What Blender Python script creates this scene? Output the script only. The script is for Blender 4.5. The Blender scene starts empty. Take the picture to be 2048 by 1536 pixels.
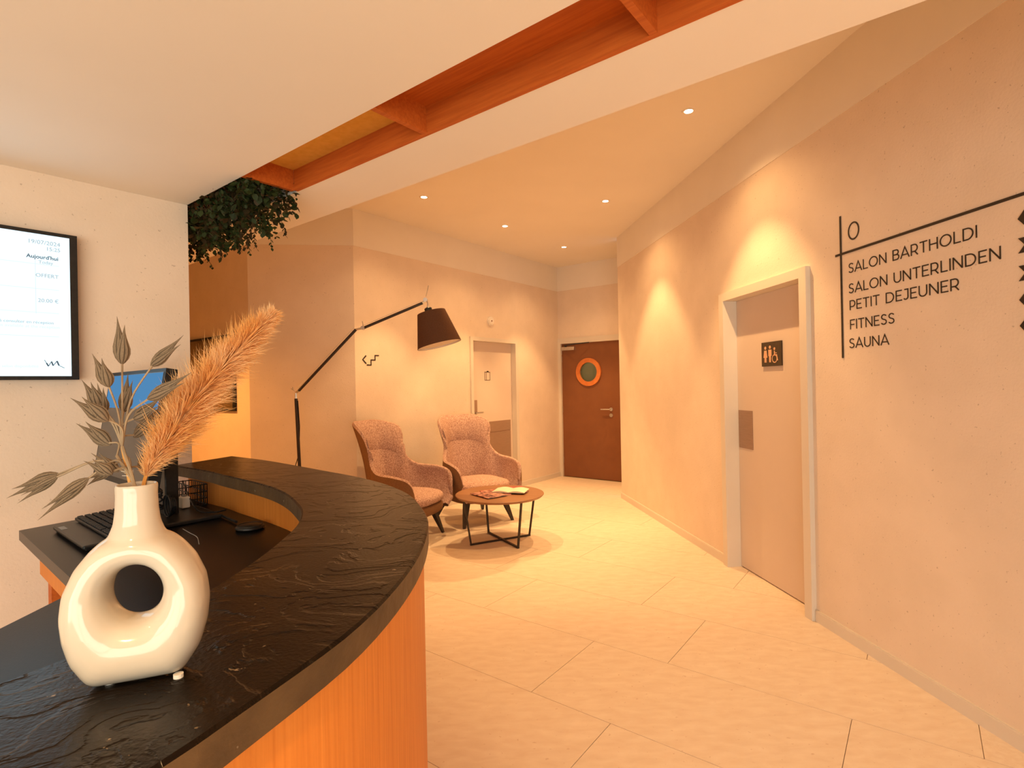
import bpy, bmesh, math, random
from mathutils import Vector, Matrix, Quaternion
random.seed(7)
S = bpy.context.scene
COL = S.collection
PI = math.pi

# ------------------------------------------------------------------ camera
F_PX, CAM_H, PITCH, ROLL = 1085.37, 1.41, -0.0015, 0.019
_f = Vector((0, math.cos(PITCH), -math.sin(PITCH)))
_r0 = Vector((1, 0, 0))
_d0 = _f.cross(_r0)
_r = _r0 * math.cos(ROLL) + _d0 * math.sin(ROLL)
_d = -_r0 * math.sin(ROLL) + _d0 * math.cos(ROLL)
cam = bpy.data.cameras.new('camera')
cam.sensor_width = 36.0
cam.lens = F_PX / 2048 * 36.0
cam.clip_start = 0.02
camo = bpy.data.objects.new('camera', cam)
COL.objects.link(camo)
camo.matrix_world = Matrix(((_r.x, -_d.x, -_f.x, 0), (_r.y, -_d.y, -_f.y, 0), (_r.z, -_d.z, -_f.z, CAM_H), (0, 0, 0, 1)))
S.camera = camo

# ------------------------------------------------------------------ world, daylight, exposure
W = bpy.data.worlds.new('world'); S.world = W; W.use_nodes = True
bg = W.node_tree.nodes['Background']
bg.inputs[0].default_value = (0.75, 0.87, 1.0, 1); bg.inputs[1].default_value = 1.0
SUN_DAY = (1.0, 0.88, 0.70)
WARM = (1.0, 0.59, 0.25)
HALL = (1.0, 0.42, 0.10)


def area_light(name, loc, aim, sx, sy, power, color):
    L = bpy.data.lights.new(name, 'AREA'); L.shape = 'RECTANGLE'; L.size = sx; L.size_y = sy
    L.energy = power; L.color = color
    o = bpy.data.objects.new(name, L); COL.objects.link(o)
    o.location = loc
    o.rotation_euler = (Vector(aim) - Vector(loc)).to_track_quat('-Z', 'Y').to_euler()
    return o


# daylight coming in through the glazed front behind the photographer
area_light('daylight', (-0.6, -2.75, 1.25), (-0.6, 2, 1.25), 4.6, 2.0, 130, SUN_DAY)
SPOT_W, WIDE_W = 100.0, 26.0


def fill_lamp(x, y, z, power, deg=110, blend=0.6, color=WARM):
    L = bpy.data.lights.new('lamp', 'SPOT'); L.energy = power; L.color = color; L.spot_size = math.radians(deg); L.spot_blend = blend; L.shadow_soft_size = 0.05
    o = bpy.data.objects.new('lamp', L); COL.objects.link(o); o.location = (x, y, z)
    return o


# added unseen fill lamps that warm and brighten the desk zone and the hall
for _x, _y, _z, _p in ((-0.3, -0.5, 2.24, 130), (-1.5, -0.2, 2.24, 105), (0.9, -0.9, 2.24, 150)):
    fill_lamp(_x, _y, _z, _p)
fill_lamp(-3.9, 4.6, 2.24, 190, 165, 0.5, HALL)  # unseen lamp added to tint the hall walls deep orange
S.view_settings.view_transform = 'Standard'
S.view_settings.look = 'None'
S.view_settings.gamma = 1.0
S.view_settings.exposure = 0.42
try:
    S.view_settings.use_curve_mapping = False
except Exception:
    pass

# ------------------------------------------------------------------ small geometry helpers
CAMP = Vector((0, 0, CAM_H))


def ray(x, y):
    return (_r * ((x - 1024) / F_PX) + _d * ((y - 768) / F_PX) + _f)


def on_z(x, y, z):
    d = ray(x, y); return CAMP + d * ((z - CAM_H) / d.z)


def on_y(x, y, Y):
    d = ray(x, y); return CAMP + d * (Y / d.y)


def on_wall(x, y, p0, dr):
    n = Vector((dr[1], -dr[0], 0)); d = ray(x, y)
    t = n.dot(Vector((p0[0], p0[1], CAM_H)) - CAMP) / n.dot(d)
    return CAMP + d * t


def clip_poly(poly, a, b, c):
    """keep a*x+b*y<=c"""
    out = []
    n = len(poly)
    for i in range(n):
        p, q = poly[i], poly[(i + 1) % n]
        dp, dq = a * p[0] + b * p[1] - c, a * q[0] + b * q[1] - c
        if dp <= 0: out.append(p)
        if (dp < 0 < dq) or (dq < 0 < dp):
            t = dp / (dp - dq); out.append((p[0] + t * (q[0] - p[0]), p[1] + t * (q[1] - p[1])))
    return out


def cr(pts, n):
    """Catmull-Rom resample of a list of Vectors, n steps per span"""
    pts = [Vector(p) for p in pts]; out = []
    for i in range(len(pts) - 1):
        p0 = pts[i - 1] if i else pts[0] * 2 - pts[1]
        p1, p2 = pts[i], pts[i + 1]
        p3 = pts[i + 2] if i + 2 < len(pts) else pts[-1] * 2 - pts[-2]
        for k in range(n):
            t = k / n
            out.append(0.5 * ((2 * p1) + (p2 - p0) * t + (2 * p0 - 5 * p1 + 4 * p2 - p3) * t * t + (3 * p1 - p0 - 3 * p2 + p3) * t ** 3))
    out.append(pts[-1]); return out


def lerp_keys(keys, x):
    for (a, va), (b, vb) in zip(keys, keys[1:]):
        if x <= b:
            t = (x - a) / (b - a) if b > a else 0
            return va + (vb - va) * max(0, min(1, t))
    return keys[-1][1]


class MB:
    def __init__(self): self.v = []; self.f = []; self.mi = []; self.cur = 0

    def add(self, vs, fs):
        o = len(self.v); self.v += [Vector(p) for p in vs]
        for f in fs: self.f.append([o + i for i in f]); self.mi.append(self.cur)

    def box(self, c, s, rot=None, bev=0.0):
        c = Vector(c); hx, hy, hz = s[0] / 2, s[1] / 2, s[2] / 2
        if bev <= 0:
            vs = [Vector((x, y, z)) for z in (-hz, hz) for y in (-hy, hy) for x in (-hx, hx)]
            fs = [(0, 2, 3, 1), (4, 5, 7, 6), (0, 1, 5, 4), (2, 6, 7, 3), (0, 4, 6, 2), (1, 3, 7, 5)]
        else:
            bm = bmesh.new(); bmesh.ops.create_cube(bm, size=1)
            for w in bm.verts: w.co = Vector((w.co.x * s[0], w.co.y * s[1], w.co.z * s[2]))
            bmesh.ops.bevel(bm, geom=bm.edges[:] + bm.verts[:], offset=bev, segments=2, affect='EDGES', profile=0.5)
            bm.verts.ensure_lookup_table(); bm.verts.index_update()
            vs = [w.co.copy() for w in bm.verts]; fs = [tuple(w.index for w in f.verts) for f in bm.faces]; bm.free()
        if rot is not None: vs = [rot @ p for p in vs]
        self.add([p + c for p in vs], fs); return self

    def prism(self, poly, z0, z1):
        area = sum(poly[i][0] * poly[(i + 1) % len(poly)][1] - poly[(i + 1) % len(poly)][0] * poly[i][1] for i in range(len(poly)))
        if area < 0: poly = poly[::-1]
        n = len(poly)
        self.add([(p[0], p[1], z0) for p in poly] + [(p[0], p[1], z1) for p in poly],
                 [tuple(range(n - 1, -1, -1)), tuple(range(n, 2 * n))] + [(i, (i + 1) % n, n + (i + 1) % n, n + i) for i in range(n)])
        return self

    def strip(self, a, b, z0, z1):
        """solid between two polylines a and b of equal length (plan), z0..z1"""
        n = len(a); vs = []
        for i in range(n): vs += [(a[i][0], a[i][1], z0), (b[i][0], b[i][1], z0), (b[i][0], b[i][1], z1), (a[i][0], a[i][1], z1)]
        fs = []
        for i in range(n - 1):
            o, q = 4 * i, 4 * i + 4
            for k in range(4): fs.append((o + k, o + (k + 1) % 4, q + (k + 1) % 4, q + k))
        fs += [(3, 2, 1, 0), (4 * n - 4, 4 * n - 3, 4 * n - 2, 4 * n - 1)]
        self.add(vs, fs); return self

    def tube(self, pts, r, seg=10, cap=True):
        pts = [Vector(p) for p in pts]; n = len(pts)
        rs = r if isinstance(r, (list, tuple)) else [r] * n
        t0 = (pts[1] - pts[0]).normalized()
        nrm = t0.orthogonal().normalized(); vs = []
        for i in range(n):
            t = (pts[min(i + 1, n - 1)] - pts[max(i - 1, 0)]).normalized()
            nrm = (nrm - t * nrm.dot(t)).normalized(); b = t.cross(nrm)
            for k in range(seg):
                a = 2 * PI * k / seg; vs.append(pts[i] + (nrm * math.cos(a) + b * math.sin(a)) * rs[i])
        fs = [(i * seg + k, i * seg + (k + 1) % seg, (i + 1) * seg + (k + 1) % seg, (i + 1) * seg + k) for i in range(n - 1) for k in range(seg)]
        if cap: fs += [tuple(range(seg - 1, -1, -1)), tuple(range((n - 1) * seg, n * seg))]
        self.add(vs, fs); return self

    def lathe(self, prof, seg=32, base=(0, 0, 0), rot=None):
        """prof: (radius, z) list; closed with caps where radius is 0"""
        base = Vector(base); vs = []
        for (r, z) in prof:
            for k in range(seg):
                a = 2 * PI * k / seg; p = Vector((r * math.cos(a), r * math.sin(a), z))
                vs.append((rot @ p if rot is not None else p) + base)
        n = len(prof)
        fs = [(i * seg + k, i * seg + (k + 1) % seg, (i + 1) * seg + (k + 1) % seg, (i + 1) * seg + k) for i in range(n - 1) for k in range(seg)]
        self.add(vs, fs); return self

    def grid(self, rows, closed=False):
        m = len(rows[0]); vs = [p for r in rows for p in r]; fs = []
        for i in range(len(rows) - 1):
            for k in range(m if closed else m - 1):
                k2 = (k + 1) % m
                fs.append((i * m + k, i * m + k2, (i + 1) * m + k2, (i + 1) * m + k))
        self.add(vs, fs); return self

    def mesh(self, name, mats, smooth=False, weld=0.0, recalc=True, angle=None):
        me = bpy.data.meshes.new(name)
        me.from_pydata([tuple(p) for p in self.v], [], self.f)
        for m in (mats if isinstance(mats, (list, tuple)) else [mats]): me.materials.append(m)
        for i, p in enumerate(me.polygons): p.material_index = self.mi[i]
        if weld or recalc:
            bm = bmesh.new(); bm.from_mesh(me)
            if weld: bmesh.ops.remove_doubles(bm, verts=bm.verts[:], dist=weld)
            if recalc: bmesh.ops.recalc_face_normals(bm, faces=bm.faces[:])
            bm.to_mesh(me); bm.free()
        if smooth:
            for p in me.polygons: p.use_smooth = True
            if angle: me.set_sharp_from_angle(angle=angle)
        return me


def link(name, me, parent=None):
    o = bpy.data.objects.new(name, me); COL.objects.link(o)
    if parent is not None: o.parent = parent
    return o


def part(name, mb, mat, root, smooth=False, weld=0.0, angle=0.7, label=None, world=True, recalc=True):
    """a part of root; mb is in world coordinates when world=True (root unrotated)"""
    if world and root is not None:
        mx = root.matrix_basis.copy(); p = root.parent
        while p is not None: mx = p.matrix_basis @ mx; p = p.parent
        inv = mx.inverted()
        for i in range(len(mb.v)): mb.v[i] = inv @ mb.v[i]
    o = link(name, mb.mesh(name, mat, smooth, weld, recalc, angle), root)
    if label: o['label'] = label
    return o


def empty(name, loc=(0, 0, 0), rz=0.0):
    o = bpy.data.objects.new(name, None); COL.objects.link(o)
    o.location = loc; o.rotation_euler = (0, 0, rz); o.empty_display_size = 0.1
    return o


def tag(o, label, cat, group=None):
    o['label'] = label; o['category'] = cat
    if group: o['group'] = group
    return o


def thing(name, label, cat, loc=(0, 0, 0), rz=0.0, group=None):
    return tag(empty(name, loc, rz), label, cat, group)


def struct(o, label=None, cat=None):
    o['kind'] = 'structure'
    if label: o['label'] = label
    if cat: o['category'] = cat
    return o


def copy_tree(o, parent=None):
    c = o.copy(); COL.objects.link(c)
    if parent is not None: c.parent = parent; c.matrix_parent_inverse = o.matrix_parent_inverse.copy()
    for ch in list(o.children): copy_tree(ch, c)
    return c


# ------------------------------------------------------------------ materials
def mat(name, col=(0.8, 0.8, 0.8), rough=0.6, metal=0.0, spec=0.5):
    m = bpy.data.materials.new(name); m.use_nodes = True
    b = m.node_tree.nodes['Principled BSDF']
    b.inputs['Base Color'].default_value = (*col, 1); b.inputs['Roughness'].default_value = rough
    b.inputs['Metallic'].default_value = metal; b.inputs['Specular IOR Level'].default_value = spec
    return m


def nodes(m): return m.node_tree.nodes, m.node_tree.links, m.node_tree.nodes['Principled BSDF']


def noise_mat(name, c1, c2, scale=8.0, stretch=(1, 1, 1), rough=0.6, bump=0.0, bscale=None, lo=0.35, hi=0.65, detail=6.0, spec=0.5, dots=None, coords='Object', rrange=None, dist=0.0):
    m = mat(name, c1, rough, 0, spec); N, L, B = nodes(m)
    tc = N.new('ShaderNodeTexCoord'); mp = N.new('ShaderNodeMapping'); mp.inputs['Scale'].default_value = stretch
    L.new(tc.outputs[coords], mp.inputs[0])
    nz = N.new('ShaderNodeTexNoise'); nz.inputs['Scale'].default_value = scale; nz.inputs['Detail'].default_value = detail; nz.inputs['Distortion'].default_value = dist
    L.new(mp.outputs[0], nz.inputs['Vector'])
    rp = N.new('ShaderNodeValToRGB'); rp.color_ramp.elements[0].position = lo; rp.color_ramp.elements[1].position = hi
    rp.color_ramp.elements[0].color = (*c1, 1); rp.color_ramp.elements[1].color = (*c2, 1)
    L.new(nz.outputs['Fac'], rp.inputs[0]); outc = rp.outputs[0]
    if dots:
        dcol, dsc, dth = dots
        n2 = N.new('ShaderNodeTexNoise'); n2.inputs['Scale'].default_value = dsc; n2.inputs['Detail'].default_value = 2.0
        L.new(tc.outputs[coords], n2.inputs['Vector'])
        r2 = N.new('ShaderNodeValToRGB'); r2.color_ramp.elements[0].position = dth; r2.color_ramp.elements[1].position = dth + 0.04
        L.new(n2.outputs['Fac'], r2.inputs[0])
        mx = N.new('ShaderNodeMixRGB'); mx.inputs['Color2'].default_value = (*dcol, 1)
        L.new(r2.outputs[0], mx.inputs['Fac']); L.new(outc, mx.inputs['Color1']); outc = mx.outputs[0]
    L.new(outc, B.inputs['Base Color'])
    if rrange:
        mr = N.new('ShaderNodeMapRange'); mr.inputs['To Min'].default_value = rrange[0]; mr.inputs['To Max'].default_value = rrange[1]
        L.new(nz.outputs['Fac'], mr.inputs['Value']); L.new(mr.outputs[0], B.inputs['Roughness'])
    if bump:
        bp = N.new('ShaderNodeBump'); bp.inputs['Strength'].default_value = bump; bp.inputs['Distance'].default_value = 0.01
        if bscale:
            n3 = N.new('ShaderNodeTexNoise'); n3.inputs['Scale'].default_value = bscale; n3.inputs['Detail'].default_value = 8
            L.new(mp.outputs[0], n3.inputs['Vector']); L.new(n3.outputs['Fac'], bp.inputs['Height'])
        else:
            L.new(nz.outputs['Fac'], bp.inputs['Height'])
        L.new(bp.outputs[0], B.inputs['Normal'])
    return m


def emit_mat(name, col, strength):
    m = bpy.data.materials.new(name); m.use_nodes = True; N = m.node_tree.nodes; N.clear()
    e = N.new('ShaderNodeEmission'); e.inputs[0].default_value = (*col, 1); e.inputs[1].default_value = strength
    o = N.new('ShaderNodeOutputMaterial'); m.node_tree.links.new(e.outputs[0], o.inputs[0]); return m


M = {}
M['plaster'] = noise_mat('beige_plaster', (0.80, 0.665, 0.535), (0.84, 0.70, 0.57), 5, rough=0.9, bump=0.12, bscale=90, spec=0.2, dots=((0.60, 0.48, 0.37), 75, 0.70))
M['white'] = noise_mat('white_paint', (0.86, 0.79, 0.70), (0.88, 0.81, 0.72), 3, rough=0.85, spec=0.2)
M['ceil'] = noise_mat('ceiling_paint', (0.87, 0.81, 0.73), (0.89, 0.83, 0.75), 2, rough=0.9, spec=0.1)
M['tile'] = noise_mat('limestone_tile', (0.77, 0.62, 0.475), (0.85, 0.72, 0.575), 13, stretch=(1, 2.2, 1), rough=0.5, bump=0.04, bscale=60, lo=0.3, hi=0.7, detail=9, spec=0.3, dots=((0.70, 0.54, 0.40), 60, 0.685), coords='Generated', dist=0.35)
M['grout'] = mat('grout', (0.30, 0.21, 0.14), 0.95)
M['veneer'] = noise_mat('oak_veneer', (0.60, 0.185, 0.024), (0.72, 0.255, 0.042), 6, stretch=(26, 26, 0.8), rough=0.5, bump=0.05, lo=0.3, hi=0.7, spec=0.3)
M['coffer'] = noise_mat('stained_wood', (0.43, 0.090, 0.011), (0.56, 0.135, 0.019), 5, stretch=(1.2, 22, 22), rough=0.55, lo=0.3, hi=0.7, spec=0.3)
M['mdf'] = noise_mat('amber_board', (0.74, 0.37, 0.06), (0.80, 0.41, 0.075), 40, rough=0.8, spec=0.2)
M['slate_edge'] = noise_mat('slate_edge', (0.060, 0.031, 0.010), (0.10, 0.054, 0.019), 14, rough=0.55, bump=0.2, bscale=40, dots=((0.32, 0.25, 0.17), 50, 0.72))
M['lam'] = noise_mat('black_laminate', (0.003, 0.0032, 0.004), (0.006, 0.0065, 0.008), 120, rough=0.28, bump=0.03, bscale=300, spec=0.18)
M['cream'] = noise_mat('cream_glaze', (0.60, 0.53, 0.43), (0.62, 0.55, 0.45), 4, rough=0.10, spec=0.6)
M['felt'] = mat('white_felt', (0.8, 0.78, 0.72), 0.9)
M['black'] = noise_mat('black_plastic', (0.008, 0.008, 0.009), (0.012, 0.012, 0.012), 60, rough=0.45, spec=0.3)
M['black2'] = noise_mat('satin_black', (0.014, 0.014, 0.014), (0.020, 0.019, 0.018), 90, rough=0.35, spec=0.35)
M['key'] = noise_mat('key_plastic', (0.012, 0.012, 0.014), (0.018, 0.018, 0.018), 50, rough=0.5, spec=0.3)
M['grey'] = noise_mat('grey_plastic', (0.28, 0.28, 0.28), (0.34, 0.34, 0.33), 20, rough=0.5)
M['chrome'] = noise_mat('brushed_steel', (0.62, 0.60, 0.57), (0.7, 0.68, 0.65), 30, rough=0.3)
nodes(M['chrome'])[2].inputs['Metallic'].default_value = 0.9
M['bronze'] = noise_mat('brown_plate', (0.30, 0.19, 0.13), (0.35, 0.22, 0.15), 12, stretch=(1, 1, 20), rough=0.45)
M['doorcol'] = noise_mat('door_paint', (0.70, 0.57, 0.47), (0.72, 0.59, 0.49), 3, rough=0.6, spec=0.3)
M['framecol'] = noise_mat('frame_paint', (0.74, 0.66, 0.56), (0.76, 0.68, 0.58), 3, rough=0.5, spec=0.3)
M['browndoor'] = noise_mat('brown_door_paint', (0.235, 0.088, 0.035), (0.26, 0.10, 0.04), 4, rough=0.5, spec=0.3)
M['ringwood'] = noise_mat('orange_ring_wood', (0.62, 0.17, 0.035), (0.72, 0.23, 0.05), 12, rough=0.4)
M['ink'] = noise_mat('dark_vinyl', (0.025, 0.017, 0.010), (0.032, 0.022, 0.013), 20, rough=0.6)
M['plaque'] = noise_mat('dark_plaque', (0.045, 0.028, 0.012), (0.06, 0.036, 0.016), 30, rough=0.5)
M['picto'] = mat('pictogram_tan', (0.75, 0.42, 0.24), 0.6)
M['tweed'] = noise_mat('pink_tweed', (0.36, 0.205, 0.165), (0.64, 0.44, 0.36), 110, rough=0.95, bump=0.25, lo=0.38, hi=0.62, detail=3, spec=0.1, dots=((0.28, 0.16, 0.14), 230, 0.62))
M['backfab'] = noise_mat('brown_fabric', (0.20, 0.105, 0.05), (0.25, 0.13, 0.065), 120, rough=0.9, bump=0.1, spec=0.1)
M['legwood'] = noise_mat('dark_wood', (0.018, 0.012, 0.010), (0.03, 0.02, 0.015), 10, stretch=(8, 8, 1), rough=0.4)
M['tabletop'] = noise_mat('table_wood', (0.27, 0.125, 0.055), (0.34, 0.165, 0.075), 6, stretch=(1, 14, 1), rough=0.4, lo=0.3, hi=0.7)
M['shade'] = noise_mat('brown_shade', (0.11, 0.052, 0.028), (0.13, 0.062, 0.034), 140, rough=0.85, bump=0.08, spec=0.1)
M['shadein'] = mat('pale_shade_lining', (0.72, 0.66, 0.58), 0.8)
M['poddark'] = noise_mat('husk_rib', (0.075, 0.052, 0.032), (0.11, 0.078, 0.05), 30, rough=0.85, spec=0.1)
M['pod'] = noise_mat('dried_husk', (0.12, 0.080, 0.048), (0.30, 0.215, 0.135), 10, stretch=(9, 9, 0.6), rough=0.8, spec=0.2, lo=0.3, hi=0.7, coords='Generated')
M['stem'] = noise_mat('dry_stem', (0.30, 0.21, 0.12), (0.42, 0.30, 0.18), 30, rough=0.7)
M['straw'] = noise_mat('orange_straw', (0.66, 0.30, 0.06), (0.75, 0.38, 0.10), 20, rough=0.5)
M['glass'] = None


def slate():
    m = mat('slate_top', (0.03, 0.024, 0.018), 0.25, 0.0, 0.17); N, L, B = nodes(m)
    tc = N.new('ShaderNodeTexCoord')
    mp = N.new('ShaderNodeMapping'); mp.inputs['Scale'].default_value = (1, 1.35, 1); mp.inputs['Rotation'].default_value = (0, 0, 0.9)
    L.new(tc.outputs['Object'], mp.inputs[0])
    n1 = N.new('ShaderNodeTexNoise'); n1.inputs['Scale'].default_value = 7; n1.inputs['Detail'].default_value = 10; n1.inputs['Distortion'].default_value = 0.6
    L.new(mp.outputs[0], n1.inputs['Vector'])
    rp = N.new('ShaderNodeValToRGB'); rp.color_ramp.elements[0].position = 0.3; rp.color_ramp.elements[1].position = 0.75
    rp.color_ramp.elements[0].color = (0.004, 0.0023, 0.0012, 1); rp.color_ramp.elements[1].color = (0.013, 0.0075, 0.0035, 1)
    L.new(n1.outputs['Fac'], rp.inputs[0])
    n2 = N.new('ShaderNodeTexNoise'); n2.inputs['Scale'].default_value = 55; n2.inputs['Detail'].default_value = 3
    L.new(mp.outputs[0], n2.inputs['Vector'])
    r2 = N.new('ShaderNodeValToRGB'); r2.color_ramp.elements[0].position = 0.71; r2.color_ramp.elements[1].position = 0.76
    L.new(n2.outputs['Fac'], r2.inputs[0])
    mx = N.new('ShaderNodeMixRGB'); mx.inputs['Color2'].default_value = (0.26, 0.19, 0.12, 1)
    L.new(r2.outputs[0], mx.inputs['Fac']); L.new(rp.outputs[0], mx.inputs['Color1']); L.new(mx.outputs[0], B.inputs['Base Color'])
    # cleft surface: terraces with sharp little cliffs
    n3 = N.new('ShaderNodeTexNoise'); n3.inputs['Scale'].default_value = 6.5; n3.inputs['Detail'].default_value = 5; n3.inputs['Distortion'].default_value = 0.7
    L.new(mp.outputs[0], n3.inputs['Vector'])
    mu = N.new('ShaderNodeMath'); mu.operation = 'MULTIPLY'; mu.inputs[1].default_value = 8.0; L.new(n3.outputs['Fac'], mu.inputs[0])
    sn = N.new('ShaderNodeMath'); sn.operation = 'FLOOR'; L.new(mu.outputs[0], sn.inputs[0])
    fr = N.new('ShaderNodeMath'); fr.operation = 'FRACT'; L.new(mu.outputs[0], fr.inputs[0])
    pw = N.new('ShaderNodeMath'); pw.operation = 'POWER'; pw.inputs[1].default_value = 9.0; L.new(fr.outputs[0], pw.inputs[0])
    ad = N.new('ShaderNodeMath'); ad.operation = 'ADD'; L.new(sn.outputs[0], ad.inputs[0]); L.new(pw.outputs[0], ad.inputs[1])
    n4 = N.new('ShaderNodeTexNoise'); n4.inputs['Scale'].default_value = 180; n4.inputs['Detail'].default_value = 4
    L.new(tc.outputs['Object'], n4.inputs['Vector'])
    b1 = N.new('ShaderNodeBump'); b1.inputs['Strength'].default_value = 0.55; b1.inputs['Distance'].default_value = 0.0022
    L.new(ad.outputs[0], b1.inputs['Height'])
    b2 = N.new('ShaderNodeBump'); b2.inputs['Strength'].default_value = 0.25; b2.inputs['Distance'].default_value = 0.002
    L.new(n4.outputs['Fac'], b2.inputs['Height']); L.new(b1.outputs[0], b2.inputs['Normal']); L.new(b2.outputs[0], B.inputs['Normal'])
    return m


M['slate'] = slate()


def glass_mat():
    m = bpy.data.materials.new('clear_glass'); m.use_nodes = True; N = m.node_tree.nodes; L = m.node_tree.links; N.clear()
    t = N.new('ShaderNodeBsdfTransparent'); t.inputs[0].default_value = (0.93, 0.95, 0.94, 1)
    g = N.new('ShaderNodeBsdfGlossy'); g.inputs['Roughness'].default_value = 0.03
    f = N.new('ShaderNodeFresnel'); f.inputs[0].default_value = 1.45
    x = N.new('ShaderNodeMixShader'); o = N.new('ShaderNodeOutputMaterial')
    L.new(f.outputs[0], x.inputs[0]); L.new(t.outputs[0], x.inputs[1]); L.new(g.outputs[0], x.inputs[2]); L.new(x.outputs[0], o.inputs[0]); return m


M['glass'] = glass_mat()


def plume_mat():
    m = noise_mat('pampas_fluff', (0.84, 0.46, 0.15), (0.94, 0.70, 0.40), 26, rough=0.9, spec=0.1)
    N, L, B = nodes(m)
    tr = N.new('ShaderNodeBsdfTranslucent'); tr.inputs[0].default_value = (0.9, 0.52, 0.20, 1)
    x = N.new('ShaderNodeMixShader'); x.inputs[0].default_value = 0.4
    out = [n for n in N if n.type == 'OUTPUT_MATERIAL'][0]
    L.new(B.outputs[0], x.inputs[1]); L.new(tr.outputs[0], x.inputs[2]); L.new(x.outputs[0], out.inputs[0]); return m


M['plume'] = plume_mat()
M['leaf'] = noise_mat('dark_leaf', (0.012, 0.022, 0.006), (0.045, 0.065, 0.016), 4, rough=0.6, lo=0.3, hi=0.75, spec=0.2)
M['leaf2'] = noise_mat('brown_leaf', (0.03, 0.02, 0.008), (0.06, 0.04, 0.014), 5, rough=0.6, spec=0.2)

# ------------------------------------------------------------------ plan of the room (metres)
GA = 0.663                                         # heading of the building grid
E1 = Vector((math.sin(GA), math.cos(GA), 0)); E2 = Vector((math.cos(GA), -math.sin(GA), 0))
Z_CEIL, Z_BAND, Z_SOF = 3.19, 2.823, 2.25
RM, RB = -0.1239, 2.1438                          # right wall X = RM*Y+RB
RW0 = Vector((RM * 6.65 + RB, 6.65, 0)); RWD = Vector((-RM, -1, 0)).normalized()   # runs towards the viewer
RWN = Vector((-1, RM, 0)).normalized()            # faces into the room
CB = Vector((-1.552, 5.385, 0)); BD = Vector((math.sin(0.661), math.cos(0.661), 0)); BN = Vector((BD.y, -BD.x, 0))
CF = CB + BD * 3.70                               # corner with the far door wall
FD = Vector((math.cos(0.645), -math.sin(0.645), 0)); FN = Vector((-FD.y * -1, 0, 0))
FN = Vector((FD.y, -FD.x, 0))
CA = Vector((-2.546, 5.265, 0))                   # left end of the angled wall
AD = (CB - CA).normalized(); AN = Vector((AD.y, -AD.x, 0))
RD = -E2.copy(); RN = Vector((-RD.y, RD.x, 0))     # recess wall runs away to the left
TV0 = Vector((-1.452, 2.453, 0)); TD = Vector((-math.sin(0.70), -math.cos(0.70), 0)); TN = Vector((-TD.y, TD.x, 0))
if TN.dot(-TV0) < 0: TN = -TN
if RN.dot(-CA) < 0: RN = -RN
if AN.dot(-CA) < 0: AN = -AN
if BN.dot(-CB) < 0: BN = -BN
if FN.dot(-CF) < 0: FN = -FN
Y_BACK, X_LEFT = -2.6, -6.4


def wall_box(mb, p0, d, n, s0, s1, z0, z1, th=0.12, out=0.0):
    """box on a wall line: from s0 to s1, z0 to z1, front face `out` proud, th thick behind"""
    a = p0 + d * s0 + n * out; b = p0 + d * s1 + n * out
    c = b - n * th; e = a - n * th
    mb.prism([(a.x, a.y), (b.x, b.y), (c.x, c.y), (e.x, e.y)], z0, z1)


def wall(name, p0, d, n, s0, s1, z1, openings=(), th=0.14, band=True, base=None, m='plaster'):
    zt = Z_BAND if band else z1
    mb = MB(); s = s0
    for (a, b, za, zb) in sorted(openings):
        if a > s: wall_box(mb, p0, d, n, s, a, 0, zt, th)
        if za > 0: wall_box(mb, p0, d, n, a, b, 0, za, th)
        wall_box(mb, p0, d, n, a, b, zb, zt, th); s = b
    wall_box(mb, p0, d, n, s, s1, 0, zt, th)
    o = struct(link('wall_' + name, mb.mesh('wall_' + name, M[m])))
    if band:
        mb = MB(); wall_box(mb, p0, d, n, s0, s1, zt, z1, th, 0.004)
        u = part('upper_band', mb, M['white'], o); u['label'] = 'smooth white painted band above the beige plaster'
    if base:
        for k, (a, b) in enumerate(base):
            mb = MB(); wall_box(mb, p0, d, n, a, b, 0.0, 0.062, 0.012, 0.012)
            wall_box(mb, p0, d, n, a, b, 0.062, 0.068, 0.009, 0.009)
            struct(link('baseboard_' + name, mb.mesh('baseboard', M['framecol'])))
    return o


# openings along the walls
R_OPEN = (2.555, 3.45, 0.0, 2.015)
B_OPEN = (1.73, 2.60, 0.0, 1.975)
F_OPEN = (0.045, 1.075, 0.0, 2.02)
R_END = (RW0.y - Y_BACK) / -RWD.y
wall('right', RW0, RWD, RWN, 0, R_END, Z_CEIL, [R_OPEN], base=[(0, 2.495), (3.512, R_END)])
wall('centre', CB, BD, BN, 0.0, 3.70 + 0.1, Z_CEIL, [B_OPEN], base=[(0, 1.68), (2.65, 3.68)])
wall('far', CF, FD, FN, -0.02, 1.30, Z_CEIL, [F_OPEN])
wall('angled', CA, AD, AN, 0.0, (CB - CA).length, Z_CEIL, base=[(0, (CB - CA).length)])
wall('recess', CA, RD, RN, 0.0, 4.9, Z_CEIL, base=[(0, 4.9)])
wall('reception', TV0, TD, TN, 0.0, 6.5, Z_SOF, th=0.16, band=False)
# return wall hiding the end of the right wall
q = CF + FD * 1.30
rd = (q - RW0); rl = rd.length; rd.normalize(); rn = Vector((-rd.y, rd.x, 0))
if rn.dot(CF - RW0) < 0: rn = -rn
wall('return', RW0, rd, -rn if False else rn, 0.14, rl, Z_CEIL)
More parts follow.
